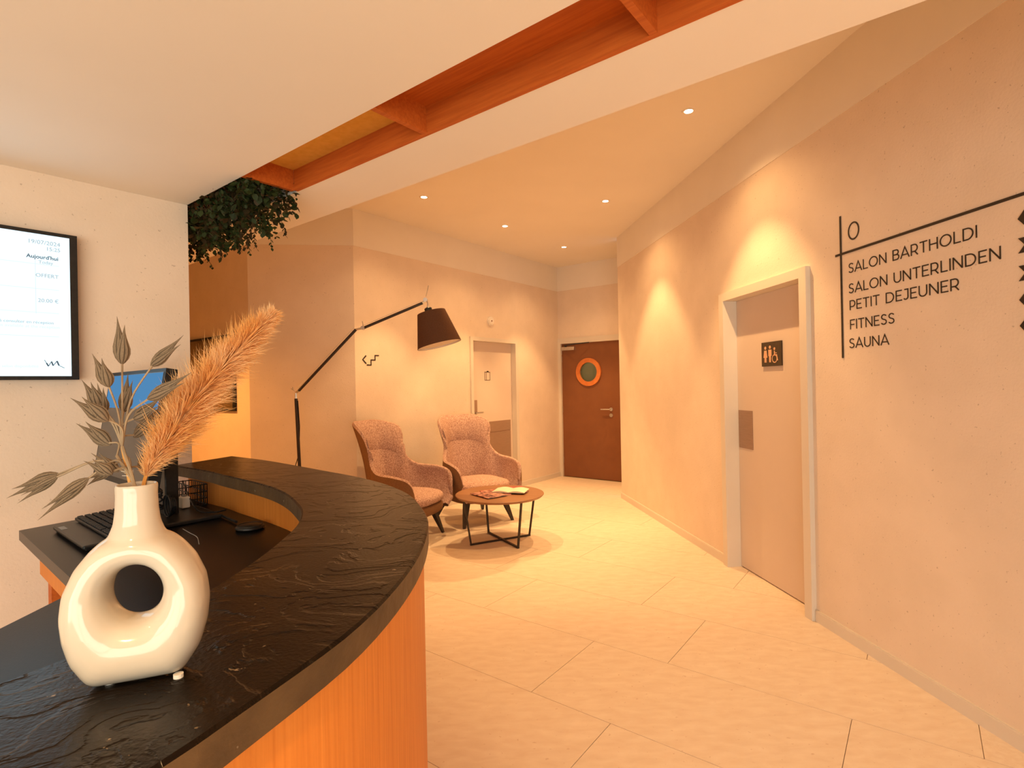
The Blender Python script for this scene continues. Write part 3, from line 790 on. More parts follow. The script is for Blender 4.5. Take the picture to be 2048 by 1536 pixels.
def stroke_word(word, s, z, width, cap, root, name, tk=0.105):
    tot = sum(GLYPH[c][0] for c in word) + 0.15 * (len(word) - 1)
    kx = width / tot; x0 = 0.0; mb = MB()
    for c in word:
        w, strokes = GLYPH[c]
        for st_ in strokes:
            P = [Vector((s + (x0 + x) * kx, z + y * cap, 0)) for x, y in st_]; n = len(P); half = tk * cap / 2
            closed = (P[0] - P[-1]).length < 1e-6
            l_, r_ = [], []
            for i in range(n):
                a_ = P[i - 1] if i else (P[-2] if closed else P[0]); b_ = P[i + 1] if i < n - 1 else (P[1] if closed else P[-1])
                t1 = (P[i] - a_); t2 = (b_ - P[i])
                t1 = t1.normalized() if t1.length > 1e-9 else t2.normalized(); t2 = t2.normalized() if t2.length > 1e-9 else t1
                nn = Vector((-(t1 + t2).y, (t1 + t2).x, 0)); nn = nn.normalized() if nn.length > 1e-6 else Vector((-t1.y, t1.x, 0))
                k = half / max(0.5, nn.dot(Vector((-t1.y, t1.x, 0))))
                l_.append(P[i] + nn * k); r_.append(P[i] - nn * k)
            vs = []
            for o in (0.0004, 0.0022): vs += [wp(RW0, RWD, RWN, p.x, o, p.y) for p in l_] + [wp(RW0, RWD, RWN, p.x, o, p.y) for p in r_]
            fs = []
            for i in range(n - 1): fs += [(2 * n + i, 3 * n + i, 3 * n + i + 1, 2 * n + i + 1), (i, 2 * n + i, 2 * n + i + 1, i + 1), (n + i, n + i + 1, 3 * n + i + 1, 3 * n + i)]
            if not closed: fs += [(0, n, 3 * n, 2 * n), (n - 1, 3 * n - 1, 4 * n - 1, 2 * n - 1)]
            mb.add(vs, fs)
        x0 += w + 0.15
    return part(name, mb, M['ink'], root)


stroke_word('0', 3.815, 2.132, 0.080, 0.094, sg, 'level_number', 0.085)
for body, s_, z_, w_ in (('SALON  BARTHOLDI', 3.815, 1.964, 0.697), ('SALON  UNTERLINDEN', 3.813, 1.857, 0.791), ('PETIT  DEJEUNER', 3.818, 1.769, 0.614), ('FITNESS', 3.818, 1.668, 0.284), ('SAUNA', 3.81, 1.569, 0.257)):
    words = body.split('  '); adv = [sum(GLYPH[c][0] for c in w) + 0.15 * (len(w) - 1) for w in words]
    kk = w_ / (sum(adv) + 0.62 * (len(words) - 1)); x_ = s_
    for w, a_ in zip(words, adv):
        stroke_word(w, x_, z_, a_ * kk, 0.051, sg, 'directory_word'); x_ += (a_ + 0.62) * kk
for z_, dr_ in ((1.990, -1), (1.890, 1), (1.787, 1), (1.689, -1), (1.593, -1)):
    mb = MB(); sA, sB = 4.668, 4.715; hh, tk = 0.028, 0.024
    if dr_ < 0: pts = [(sA, z_), (sB - tk, z_ + hh), (sB, z_ + hh), (sA + tk, z_), (sB, z_ - hh), (sB - tk, z_ - hh)]
    else: pts = [(sA + tk, z_ + hh), (sB, z_), (sA + tk, z_ - hh), (sA, z_ - hh), (sB - tk, z_), (sA, z_ + hh)]
    wpoly(mb, RW0, RWD, RWN, pts, 0.0005, 0.003); part('chevron', mb, M['ink'], sg)

# ------------------------------------------------------------------ television on the reception wall
def tvsz(x, y): return sz(x, y, TV0, TD, TN, 0.045)


s_r, zT = tvsz(153.5, 478); _, zB = tvsz(159.4, 759.3); s_r = (s_r + tvsz(159.4, 759.3)[0]) / 2
zT, zB = 2.02, 1.462
sR, sL = s_r, s_r + 0.99
tv = thing('television', 'black framed wall television showing a white price page on the reception wall', 'television', tuple(wp(TV0, TD, TN, (sR + sL) / 2, 0, zB)))
mb = MB(); wbox(mb, TV0, TD, TN, sR, sL, 0.012, 0.045, zB, zT)
part('housing', mb, M['black2'], tv)
mb = MB(); wbox(mb, TV0, TD, TN, sR + 0.3, sL - 0.3, 0.0, 0.012, zB + 0.1, zT - 0.1); part('bracket', mb, M['black'], tv)
scr = emit_mat('screen_white', (0.68, 0.90, 1.0), 1.12)
bz = 0.014
mb = MB(); wbox(mb, TV0, TD, TN, sR + 0.024, sL - 0.024, 0.045, 0.046, zB + bz, zT - bz); part('screen', mb, scr, tv)
TXD = -TD     # text runs towards the wall's end
s_txt0 = 0.0
tink = emit_mat('screen_ink', (0.10, 0.12, 0.15), 0.6); tgrey = emit_mat('screen_grey', (0.42, 0.48, 0.52), 0.8); tline = emit_mat('screen_rule', (0.66, 0.76, 0.82), 0.9)


def tvtext(body, xr_px, y_px, h_px, m, bold=0.0):
    s, z = sz(xr_px, y_px, TV0, TD, TN, 0.046)
    hgt = h_px * 2.05 / F_PX
    # text direction is -TD, so build with p0=TV0, d=TXD and s negative
    return wall_text('screen_text', body, TV0, TXD, TN, -s, z, None, hgt, tv, m, 0.0465, bold, right=True)


tvtext('19/07/2024', 120, 494, 7.5, tgrey); tvtext('15:25', 120, 505, 7, tgrey)
tvtext("Aujourd'hui", 116, 522, 7, tink, 0.012); tvtext('Today', 106, 530, 6, tgrey)
tvtext('OFFERT', 117, 558, 7, tgrey); tvtext('20.00 €', 117, 607, 7, tgrey)
tvtext('Autres tarifs : à consulter en réception', 107, 649, 5.5, tgrey); tvtext('Other rates available at the reception', 119, 658, 5.5, tline)
tvtext('Service proposé selon disponibilité', 77, 735, 5, tline)
mb = MB()
for (x0, y0, x1, y1) in ((0, 520, 118, 532), (0, 570, 118, 581), (0, 620, 118, 627), (0, 669, 118, 674)):
    zz = (sz(x0, y0, TV0, TD, TN, 0.046)[1] + sz(x1, y1, TV0, TD, TN, 0.046)[1]) / 2
    wbox(mb, TV0, TD, TN, sz(x1, y1, TV0, TD, TN, 0.046)[0], sL - 0.06, 0.0462, 0.0466, zz - 0.001, zz + 0.001)
sv = sz(71, 560, TV0, TD, TN, 0.046)[0]
wbox(mb, TV0, TD, TN, sv - 0.001, sv + 0.001, 0.0462, 0.0466, sz(72, 627, TV0, TD, TN, 0.046)[1], sz(71, 510, TV0, TD, TN, 0.046)[1])
part('table_rules', mb, tline, tv)
mb = MB()
for A_, B_, w0 in (((89, 720), (93, 726), 0.5), ((93, 726), (97, 732.5), 1.2), ((97, 732.5), (103, 723), 0.6), ((103, 723), (106.5, 731.5), 1.2), ((106.5, 731.5), (114, 722), 0.6), ((114, 722), (118, 731), 1.3), ((118, 731), (129, 736), 0.6)):
    pA = on_wall(*A_, (TV0 + TN * 0.0468).to_2d(), TD); pB = on_wall(*B_, (TV0 + TN * 0.0468).to_2d(), TD)
    mb.tube([pA, pB], w0 * 0.0018, 6)
part('screen_logo', mb, tink, tv)

# ------------------------------------------------------------------ dark menu board on the recess wall
def rsz(x, y): return sz(x, y, CA, RD, RN, 0.03)


sa, za = rsz(463, 672); sb, zb = rsz(384, 683)
bd = thing('framed_board', 'dark framed board with faint gold lettering on the recess wall', 'board', tuple(wp(CA, RD, RN, (sa + sb) / 2, 0, 1.25)))
zt_, zb_ = za, 1.22
mb = MB(); wbox(mb, CA, RD, RN, sa, sb + 0.75, 0.0, 0.028, zb_, zt_); part('panel', mb, noise_mat('bronze_glass', (0.10, 0.065, 0.028), (0.13, 0.085, 0.036), 6, rough=0.25), bd)
mb = MB()
for (x0, x1, y0, y1) in ((sa - 0.02, sb + 0.77, zt_, zt_ + 0.022), (sa - 0.02, sb + 0.77, zb_ - 0.02, zb_), (sa - 0.02, sa, zb_, zt_), (sb + 0.75, sb + 0.77, zb_, zt_)): wbox(mb, CA, RD, RN, x0, x1, 0.0, 0.034, y0, y1)
part('frame', mb, M['black'], bd)
gold = mat('gold_print', (0.55, 0.33, 0.11), 0.5)
for (x, y, hpx) in ((407, 712, 10), (420, 704, 12), (441, 697, 7), (448, 706, 5), (432, 703, 6)):
    s_, z_ = rsz(x, y); hh = hpx * 6.0 / F_PX
    mb = MB(); wbox(mb, CA, RD, RN, s_ - 0.012, s_ + 0.012, 0.0282, 0.0292, z_ - hh, z_ + hh * 0.4); wdisc(mb, CA, RD, RN, s_, z_ + hh * 0.6, 0.018, 0.0282, 0.0292, 10); part('gold_mark', mb, gold, bd)

# ------------------------------------------------------------------ reception desk
ZC, TC = 1.10, 0.042
OUT = [(-1.322, 2.555), (-1.093, 2.387), (-0.858, 2.181), (-0.684, 2.022), (-0.565, 1.914), (-0.475, 1.819), (-0.395, 1.72), (-0.305, 1.575), (-0.245, 1.42), (-0.203, 1.274), (-0.184, 1.13), (-0.178, 1.0), (-0.183, 0.88), (-0.196, 0.77), (-0.215, 0.68), (-0.238, 0.61), (-0.264, 0.54), (-0.299, 0.45), (-0.36, 0.34), (-0.44, 0.24), (-0.54, 0.16)]
INN = [(-1.42, 2.27), (-1.302, 2.184), (-1.163, 2.079), (-1.072, 1.995), (-0.954, 1.893), (-0.843, 1.795), (-0.747, 1.697), (-0.663, 1.589), (-0.596, 1.482), (-0.548, 1.395), (-0.516, 1.31), (-0.495, 1.22), (-0.482, 1.11), (-0.475, 1.0), (-0.476, 0.90), (-0.484, 0.80), (-0.505, 0.70), (-0.532, 0.635), (-0.575, 0.56), (-0.63, 0.50), (-0.70, 0.45)]


def resamp(pts, n):
    p = cr([(x, y, 0) for x, y in pts], 8); L = [0]
    for i in range(len(p) - 1): L.append(L[-1] + (p[i + 1] - p[i]).length)
    out = []; j = 0
    for k in range(n):
        t = L[-1] * k / (n - 1)
        while j < len(L) - 2 and L[j + 1] < t: j += 1
        f = (t - L[j]) / max(1e-9, L[j + 1] - L[j]); out.append(p[j].lerp(p[j + 1], max(0, min(1, f))))
    return out


def offset(p, d):
    out = []
    for i in range(len(p)):
        t = (p[min(i + 1, len(p) - 1)] - p[max(i - 1, 0)]); t.normalize()
        out.append(p[i] + Vector((-t.y, t.x, 0)) * d)
    return out


NS = 72
po, pi_ = resamp(OUT, NS), resamp(INN, NS)
desk = thing('reception_desk', 'curved reception desk with dark slate counter, orange oak front and lower black work surface', 'desk', (-0.7, 1.4, 0))
# slab with a small top bevel
bev = 0.004
rows = []
pob, pib = offset(po, -bev), offset(pi_, bev)
sgn = 1 if (pob[30] - pi_[30]).length < (po[30] - pi_[30]).length else -1
pob, pib = offset(po, -bev * sgn), offset(pi_, bev * sgn)
mb = MB()
sec = []
for i in range(NS):
    sec.append([Vector((pib[i].x, pib[i].y, ZC)), Vector((pob[i].x, pob[i].y, ZC)), Vector((po[i].x, po[i].y, ZC - bev)), Vector((po[i].x, po[i].y, ZC - TC)), Vector((pi_[i].x, pi_[i].y, ZC - TC)), Vector((pi_[i].x, pi_[i].y, ZC - bev))])
o_ = len(mb.v); mb.v += [p for r in sec for p in r]
for i in range(NS - 1):
    for k in range(6):
        k2 = (k + 1) % 6
        mb.f.append([o_ + i * 6 + k, o_ + i * 6 + k2, o_ + (i + 1) * 6 + k2, o_ + (i + 1) * 6 + k]); mb.mi.append(0 if k in (0, 1, 5) else 1)
mb.f += [[o_ + k for k in range(6)], [o_ + (NS - 1) * 6 + k for k in range(5, -1, -1)]]; mb.mi += [1, 1]
part('counter_top', mb, [M['slate'], M['slate_edge']], desk, label='dark slate counter top')
# oak front panel and inner panel
d_in = -1 if sgn > 0 else 1
fo, fi = offset(po, 0.012 * d_in), offset(po, 0.034 * d_in)
mb = MB(); mb.strip(fo, fi, 0.0, ZC - TC); part('front_panel', mb, M['veneer'], desk, smooth=True, angle=0.5, label='curved oak veneer front')
io_, ii = offset(pi_, -0.07 * d_in), offset(pi_, -0.055 * d_in)
ZW, TW = 0.95, 0.032
mb = MB(); mb.strip(io_, ii, ZW, ZC - TC); part('inner_panel', mb, M['veneer'], desk, smooth=True, angle=0.5)
mb = MB(); mb.strip([io_[0], fi[0]], [io_[1], fi[1]], 0, ZC - TC); part('end_panel', mb, M['veneer'], desk)
# lower work surface
wk = [(-1.673, 1.832), (-1.55, 2.045), (-1.46, 2.20)] + [(p.x, p.y) for p in io_[1:-6]] + [(-0.72, 0.55), (-0.9, 0.62), (-1.0, 0.8), (-1.015, 1.066), (-1.023, 1.235), (-1.045, 1.30), (-1.091, 1.337)]
mb = MB()
ctr = []
bm = bmesh.new()
vb = [bm.verts.new((x, y, ZW - TW)) for x, y in wk]; fce = bm.faces.new(vb)
ex = bmesh.ops.extrude_face_region(bm, geom=[fce])
for g in ex['geom']:
    if isinstance(g, bmesh.types.BMVert): g.co.z = ZW
bmesh.ops.triangulate(bm, faces=[f for f in bm.faces if len(f.verts) > 4])
bm.verts.index_update(); mb.add([v.co.copy() for v in bm.verts], [tuple(v.index for v in f.verts) for f in bm.faces]); bm.free()
part('work_surface', mb, M['lam'], desk, label='black laminate work surface')
ed = Vector((0.76, -0.65, 0)); en = Vector((0.65, 0.76, 0)); e0 = Vector((-1.673, 1.832, 0)) + en * 0.05 + ed * 0.015
mb = MB(); wbox(mb, e0, ed, en, 0.0, 0.47, 0.0, 0.02, ZW - TW - 0.125, ZW - TW); part('apron', mb, M['veneer'], desk)
mb = MB(); wbox(mb, e0, ed, en, 0.0, 0.02, 0.021, 0.42, ZW - TW - 0.125, ZW - TW); part('apron', mb, M['veneer'], desk)
mb = MB(); wbox(mb, e0, ed, en, 0.0, 0.055, 0.021, 0.08, 0, ZW - TW - 0.126); part('leg', mb, M['coffer'], desk)
mb = MB(); wbox(mb, e0, ed, en, 0.42, 0.47, 0.021, 0.08, 0, ZW - TW - 0.001); part('leg', mb, M['coffer'], desk)
mb = MB(); wbox(mb, e0, ed, en, 0.0, 0.055, 0.36, 0.42, 0, ZW - TW - 0.126); part('leg', mb, M['coffer'], desk)

# ------------------------------------------------------------------ vase
VL = Vector((-0.412, 0.593, ZC)); VRZ = math.atan2(0.358, 0.933)
vase = thing('donut_vase', 'cream glazed ceramic vase with a round hole through its body on the counter', 'vase', tuple(VL), VRZ)
prof = [(0.0, 0.050), (0.004, 0.056), (0.012, 0.0625), (0.028, 0.074), (0.054, 0.0825), (0.080, 0.0855), (0.106, 0.082), (0.132, 0.069), (0.150, 0.053), (0.160, 0.040), (0.166, 0.024), (0.169, 0.0)]
hzv = 0.100
mb = MB(); NTH, NPH = 72, 28; rows = []


def r_out(th):
    c_, s_ = math.cos(th), math.sin(th); lo, hi = 0.02, 0.2
    for _ in range(40):
        r = (lo + hi) / 2; z = hzv + r * s_; x = abs(r * c_)
        ok = 0 <= z <= 0.169 and x <= lerp_keys(prof, z)
        lo, hi = (r, hi) if ok else (lo, r)
    return lo


for i in range(NTH):
    th = 2 * PI * i / NTH; ro = r_out(th); rh = 0.031; row = []
    T = 0.033 + 0.004 * max(0, -math.sin(th))
    for k in range(NPH):
        ph = 2 * PI * k / NPH
        cp, sp = math.cos(ph), math.sin(ph)
        r = (rh + ro) / 2 + (ro - rh) / 2 * math.copysign(abs(cp) ** 0.9, cp)
        y = T * math.copysign(abs(sp) ** 0.85, sp)
        row.append(Vector((0.80 * r * math.cos(th), y, 0.94 * (hzv + r * math.sin(th)))))
    rows.append(row)
rows.append(rows[0]); mb.grid(rows, True)
nk = [(0.001, 0.143), (0.030, 0.147), (0.034, 0.157), (0.029, 0.168), (0.0245, 0.180), (0.0225, 0.195), (0.0218, 0.215), (0.0226, 0.224), (0.0215, 0.2275), (0.019, 0.226), (0.0178, 0.215), (0.018, 0.195), (0.017, 0.185), (0.001, 0.180)]
mb.lathe([(r_ * 0.90, z_ * 0.925) for r_, z_ in nk], 40)
me = mb.mesh('vase_body', M['cream'], True, weld=0.0004)
ob = link('body', me, vase)
rm = ob.modifiers.new('r', 'REMESH'); rm.mode = 'VOXEL'; rm.voxel_size = 0.0022; rm.use_smooth_shade = True
sm = ob.modifiers.new('s', 'SMOOTH'); sm.factor = 0.5; sm.iterations = 14
dg = bpy.context.evaluated_depsgraph_get(); dg.update()
me2 = bpy.data.meshes.new_from_object(ob.evaluated_get(dg)); ob.modifiers.clear(); ob.data = me2
for p in me2.polygons: p.use_smooth = True
me2.materials.clear(); me2.materials.append(M['cream'])
zmin = min(v.co.z for v in me2.vertices)
for v in me2.vertices: v.co.z += 0.0015 - zmin
for (x, y) in ((-0.026, -0.004), (0.040, -0.020), (0.0, 0.022)):
    mb = MB(); mb.lathe([(0.0, 0.0), (0.005, 0.0), (0.005, 0.0042), (0.0, 0.0042)], 14, (x, y, 0)); part('foot_pad', mb, M['felt'], vase, world=False)
VM = Matrix.Translation(VL) @ Matrix.Rotation(VRZ, 4, 'Z')
MOUTH = VM @ Vector((0, 0, 0.211))
INSIDE = VM @ Vector((0, 0, 0.178))

# ------------------------------------------------------------------ dried stems in the vase
def pp(cx, cy, dep=0.0):
    """point of the bouquet plane: stands over the vase, given through crop coordinates"""
    return on_y(cx * 0.3385, 580 + cy * 0.3385, 0.61 + dep)


def pod_mesh(mb, base, tip, w, seed):
    rnd = random.Random(seed); ax = tip - base; Ln = ax.length; ax.normalize()
    side = ax.cross(Vector((0.3, -1, 0.1))).normalized(); up = side.cross(ax)
    keys = [(0, 0.10), (0.05, 0.45), (0.14, 0.82), (0.26, 1.0), (0.38, 0.95), (0.52, 0.70), (0.66, 0.42), (0.80, 0.20), (0.92, 0.08), (1.0, 0.02)]
    for lobe in range(2):
        rows = []
        off = side * (w * 0.12 * (1 if lobe else -1)) + up * (w * 0.08 * (1 if lobe else -1))
        tw = side * (w * 0.11 * (1 if lobe else -1)); fr = 1.0 if lobe == 0 else 0.82
        for t, k in keys:
            row = []
            for j in range(24):
                a = 2 * PI * j / 24; rib = 1 + 0.09 * math.cos(8 * a)
                c = base + ax * (Ln * fr * t) + off * min(1, t * 3) + tw * (t ** 3)
                row.append(c + (side * math.cos(a) + up * math.sin(a) * 0.6) * (w / 2 * k * rib * 0.74))
            rows.append(row)
        f0 = len(mb.mi); mb.grid(rows, True)
        for q_ in range(f0, len(mb.mi)): mb.mi[q_] = 1 if (q_ - f0) % 24 % 3 == 1 else 0


pods = {
    'A': [((713, 155), (722, 440), 95), ((1095, 278), (890, 450), 78), ((565, 370), (645, 575), 88), ((500, 520), (600, 705), 88), ((775, 490), (728, 725), 82),
          ((1135, 505), (870, 645), 80), ((960, 650), (790, 765), 84), ((965, 690), (790, 872), 74), ((430, 620), (640, 775), 95), ((590, 545), (615, 730), 70)],
    'B': [((460, 770), (655, 915), 95), ((545, 950), (700, 1075), 66), ((505, 995), (665, 1090), 76), ((25, 1215), (350, 1085), 84), ((90, 1252), (345, 1098), 60), ((205, 1350), (525, 1110), 74), ((905, 905), (820, 1060), 56), ((500, 1145), (655, 1055), 66)]}
NODE = pp(722, 925)
for bi, (key, lab) in enumerate((('A', 'tall dried branch of grey-brown pointed seed husks standing upright in the cream vase'), ('B', 'dried branch of grey-brown seed husks drooping left out of the cream vase'))):
    br = thing('dried_branch', lab, 'dried flower', tuple(MOUTH), 0, 'dried husk branches in the vase')
    mb = MB(); stemtop = NODE if key == 'A' else pp(690, 980)
    low = INSIDE + Vector((0.004 * bi - 0.006, 0.003, 0))
    mb.tube(cr([low, MOUTH.lerp(low, 0.1) + Vector((-0.002, 0, 0)), stemtop], 4), 0.0017, 6)
    for i, (tp, bs, w) in enumerate(pods[key]):
        dep = 0.022 * math.sin(i * 2.1 + bi)
        base = pp(*bs, dep); tip = pp(*tp, dep * 1.4)
        hub = stemtop if (key == 'A' or i in (0,)) else pp(735 + 6 * i, 1085)
        dirn = (tip - base).normalized()
        c1 = hub.lerp(base, 0.5) + Vector((0, 0, 0.012)) - dirn * 0.008
        mb.tube(cr([hub, c1, base + dirn * 0.004], 5), 0.0011, 5)
        pm = MB(); pod_mesh(pm, base, tip, w * 0.3385 * 0.61 / F_PX, i + 20 * bi)
        part('husk', pm, [M['pod'], M['poddark']], br, smooth=True, angle=1.2)
    part('stem', mb, M['stem'], br, smooth=True)
sw = thing('straw_stem', 'short orange straw stalk between the husk branches in the vase mouth', 'dried flower', tuple(MOUTH))
mb = MB(); mb.tube([INSIDE + Vector((0, -0.002, 0)), pp(765, 1120), pp(722, 925)], [0.0021, 0.0021, 0.0017], 8); part('stalk', mb, M['straw'], sw, smooth=True)
mb = MB()
for k in range(9):
    c = pp(775 + k * 2, 1060 + 5 * k); mb.tube([c, c + Vector((random.uniform(-0.012, 0.012), random.uniform(-0.008, 0.004), random.uniform(0.0, 0.006)))], 0.0003, 4)
part('frayed_fibre', mb, M['felt'], sw)

# pampas plume
pam = thing('pampas_plume', 'fluffy apricot pampas grass plume leaning right out of the cream vase', 'dried flower', tuple(MOUTH))
CL = cr([INSIDE + Vector((0.005, 0, 0)), pp(862, 1100), pp(985, 900, 0.01), pp(1120, 690, 0.02), pp(1300, 470, 0.03), pp(1480, 280, 0.04), pp(1635, 118, 0.05)], 12)
mb = MB(); nst = len(CL); mb.tube(CL[:int(nst * 0.95)], [0.0022 * (1 - 0.7 * i / nst) for i in range(int(nst * 0.95))], 6); part('stalk', mb, M['straw'], pam, smooth=True)
wid = [(0.0, 0.0), (0.16, 0.006), (0.24, 0.018), (0.36, 0.030), (0.52, 0.032), (0.70, 0.027), (0.85, 0.019), (0.95, 0.012), (1.0, 0.008)]
mb = MB(); rnd = random.Random(3)
for k in range(9500):
    t = 0.17 + 0.82 * rnd.random() ** 0.9
    i = min(nst - 2, int(t * (nst - 1))); p = CL[i].lerp(CL[i + 1], t * (nst - 1) - i); ax = (CL[min(i + 3, nst - 1)] - CL[max(i - 3, 0)]).normalized()
    s1_ = ax.cross(Vector((0, 1, 0))).normalized(); s2_ = ax.cross(s1_)
    a = rnd.random() * 2 * PI; out = s1_ * math.cos(a) + s2_ * math.sin(a)
    w = lerp_keys(wid, t) * rnd.uniform(0.55, 1.2); ln = w * rnd.uniform(0.8, 1.3)
    jit = Vector((rnd.uniform(-1, 1), rnd.uniform(-1, 1), rnd.uniform(-1, 1)))
    p0 = p + out * w * 0.05 - ax * w * 0.25
    p1 = p + out * w * 0.55 + ax * ln * 0.12 + jit * w * 0.16
    p2 = p + out * w * 0.98 + ax * ln * rnd.uniform(0.15, 0.8) + jit * w * 0.30
    b = (p2 - p0).cross(Vector((rnd.uniform(-1, 1), rnd.uniform(-1, 1), rnd.uniform(-1, 1)))).normalized() * 0.00036
    mb.add([p0 - b, p0 + b, p1 + b, p1 - b, p2], [(0, 1, 2, 3), (3, 2, 4)])
pl = part('fluff', mb, M['plume'], pam, recalc=False); pl['kind'] = 'stuff'

# ------------------------------------------------------------------ monitor
MR = Vector((0.77, -0.64, 0)).normalized(); MN = Vector((-MR.y * -1, 0, 0)); MN = Vector((MR.y, -MR.x, 0)).normalized()
if MN.dot(Vector((0, -1, 0))) < 0: MN = -MN
mBR = Vector((-1.142, 1.685, 1.095)); mW, mH, tilt = 0.60, 0.395, math.radians(9)
UPV = (Vector((0, 0, 1)) * math.cos(tilt) - MN * math.sin(tilt)).normalized(); SN = MR.cross(UPV)
if SN.dot(MN) < 0: SN = -SN
mBL = mBR - MR * mW
mon = thing('computer_monitor', 'black computer monitor on a stand, turned to the staff side of the desk', 'monitor', (-1.2, 2.0, ZW))


def mbox(mb, x0, x1, y0, y1, o0, o1):
    vs = [mBL + MR * x + UPV * y + SN * o for o in (o0, o1) for y in (y0, y1) for x in (x0, x1)]
    mb.add(vs, [(0, 2, 3, 1), (4, 5, 7, 6), (0, 1, 5, 4), (2, 6, 7, 3), (0, 4, 6, 2), (1, 3, 7, 5)])


mb = MB(); mbox(mb, 0, mW, 0, mH, -0.035, 0.0); mbox(mb, 0.08, mW - 0.08, 0.06, mH - 0.06, -0.055, -0.035); part('housing', mb, M['black'], mon)
sb_ = emit_mat('reflection_blue', (0.10, 0.30, 0.58), 0.62); sd_ = noise_mat('screen_dark', (0.055, 0.045, 0.04), (0.06, 0.05, 0.045), 3, rough=0.3)
mb = MB(); mbox(mb, 0.012, mW - 0.012, 0.02, mH - 0.012, 0.0, 0.0012); sp_ = part('screen', mb, sd_, mon)
mb = MB(); mbox(mb, 0.016, mW - 0.016, mH * 0.66, mH - 0.014, 0.0013, 0.0020); part('reflection_band', mb, sb_, sp_, label='glowing blue band painted as a reflection on the screen')  # window reflection put on the screen as a glowing blue band
scx = Vector((-1.205, 1.985, 0))
rotM = Matrix((MR, MN, Vector((0, 0, 1)))).transposed()
mb = MB(); mb.box(scx + Vector((-0.062, 0.005, ZW + 0.19)), (0.075, 0.045, 0.355), rotM, 0.004); part('stand', mb, M['black2'], mon)
mb = MB(); mb.box(scx + Vector((0, 0, ZW + 0.008)) + MN * 0.025, (0.27, 0.20, 0.014), rotM, 0.004); part('base', mb, M['black2'], mon)
mb = MB(); mb.box(scx + Vector((-0.062, 0.005, ZW + 0.31)) + MN * 0.035, (0.10, 0.05, 0.09), rotM); part('tilt_joint', mb, M['black'], mon)
# coiled cable hung on the stand
cb = thing('power_adapter_cable', 'bundled black cable hanging on the monitor stand just behind the vase neck', 'cable', tuple(on_y(318, 985, 1.9)))
mb = MB(); c0 = on_y(313, 985, 1.91)
mb.tube([c0 + Vector((0.018 * math.cos(t * 1.9), 0.012 * math.sin(t * 1.9), 0.022 * math.sin(t * 0.83) - 0.002 * t)) for t in [k * 0.35 for k in range(60)]] + [c0 + Vector((0.004, 0.0, -0.07)), c0 + Vector((0.002, 0, -0.12)), c0 + Vector((0.006, 0.0, -(c0.z - ZW - 0.02)))], 0.0032, 6)
part('cord', mb, M['black'], cb, smooth=True)

# ------------------------------------------------------------------ keyboard and what it lies on
kc = Vector((-1.525, 1.88, 0)) + MR * 0.222 - MN * 0.066
lap = thing('closed_laptop', 'flat black closed laptop with a pale sticker lying under the keyboard', 'laptop', (kc.x, kc.y, ZW))
lc = kc + MN * 0.022 + MR * 0.005
mb = MB(); mb.box(lc + Vector((0, 0, ZW + 0.012)), (0.38, 0.215, 0.012), rotM, 0.004); part('lid', mb, M['black2'], lap)
mb = MB(); mb.box(lc + Vector((0, 0, ZW + 0.0033)), (0.366, 0.20, 0.0062), rotM, 0.002); part('base', mb, M['black'], lap)
mb = MB(); mb.box(lc + Vector((0, 0, ZW + 0.0186)) - MR * 0.13 + MN * 0.093, (0.05, 0.016, 0.001), rotM); part('sticker', mb, M['grey'], lap, label='pale grey sticker')
kb = thing('keyboard', 'black computer keyboard lying raised on the closed laptop behind the vase', 'keyboard', (kc.x, kc.y, ZW))
ktl = Matrix.Rotation(math.radians(4), 3, 'X')
rk = rotM @ ktl.inverted()
zk = ZW + 0.0285
mb = MB(); mb.box(kc + Vector((0, 0, zk)), (0.44, 0.13, 0.010), rk, 0.003); part('case', mb, M['black'], kb)
for x in (-0.2, 0.2):
    mb = MB(); mb.box(kc + MR * x - MN * 0.045 + Vector((0, 0, ZW + 0.0215)), (0.02, 0.02, 0.006), rotM); part('foot', mb, M['black'], kb)
keyme = {}


def key(lx, ly, w):
    if w not in keyme:
        m_ = MB(); m_.box((0, 0, 0), (w, 0.0155, 0.005), None, 0.0015); keyme[w] = m_.mesh('key', M['key'])
    o = link('key', keyme[w], kb)
    P = kc + rk @ Vector((lx, ly, 0.0075)) + Vector((0, 0, zk)) - Vector(kb.location)
    mm = rk.to_4x4(); mm.translation = P; o.matrix_local = mm


for r in range(6):
    ly = -0.052 + r * 0.0205
    ly = -ly
    if r == 5:
        xs = [(-0.2, 0.022), (-0.172, 0.022), (-0.145, 0.022), (-0.075, 0.105), (0.0, 0.022), (0.026, 0.022), (0.052, 0.022)]
    else:
        xs = [(-0.202 + 0.0205 * c_, 0.0172) for c_ in range(14)]
    xs += [(0.098 + 0.0205 * c_, 0.0172) for c_ in range(6)]
    for lx, w in xs: key(lx, ly, w)

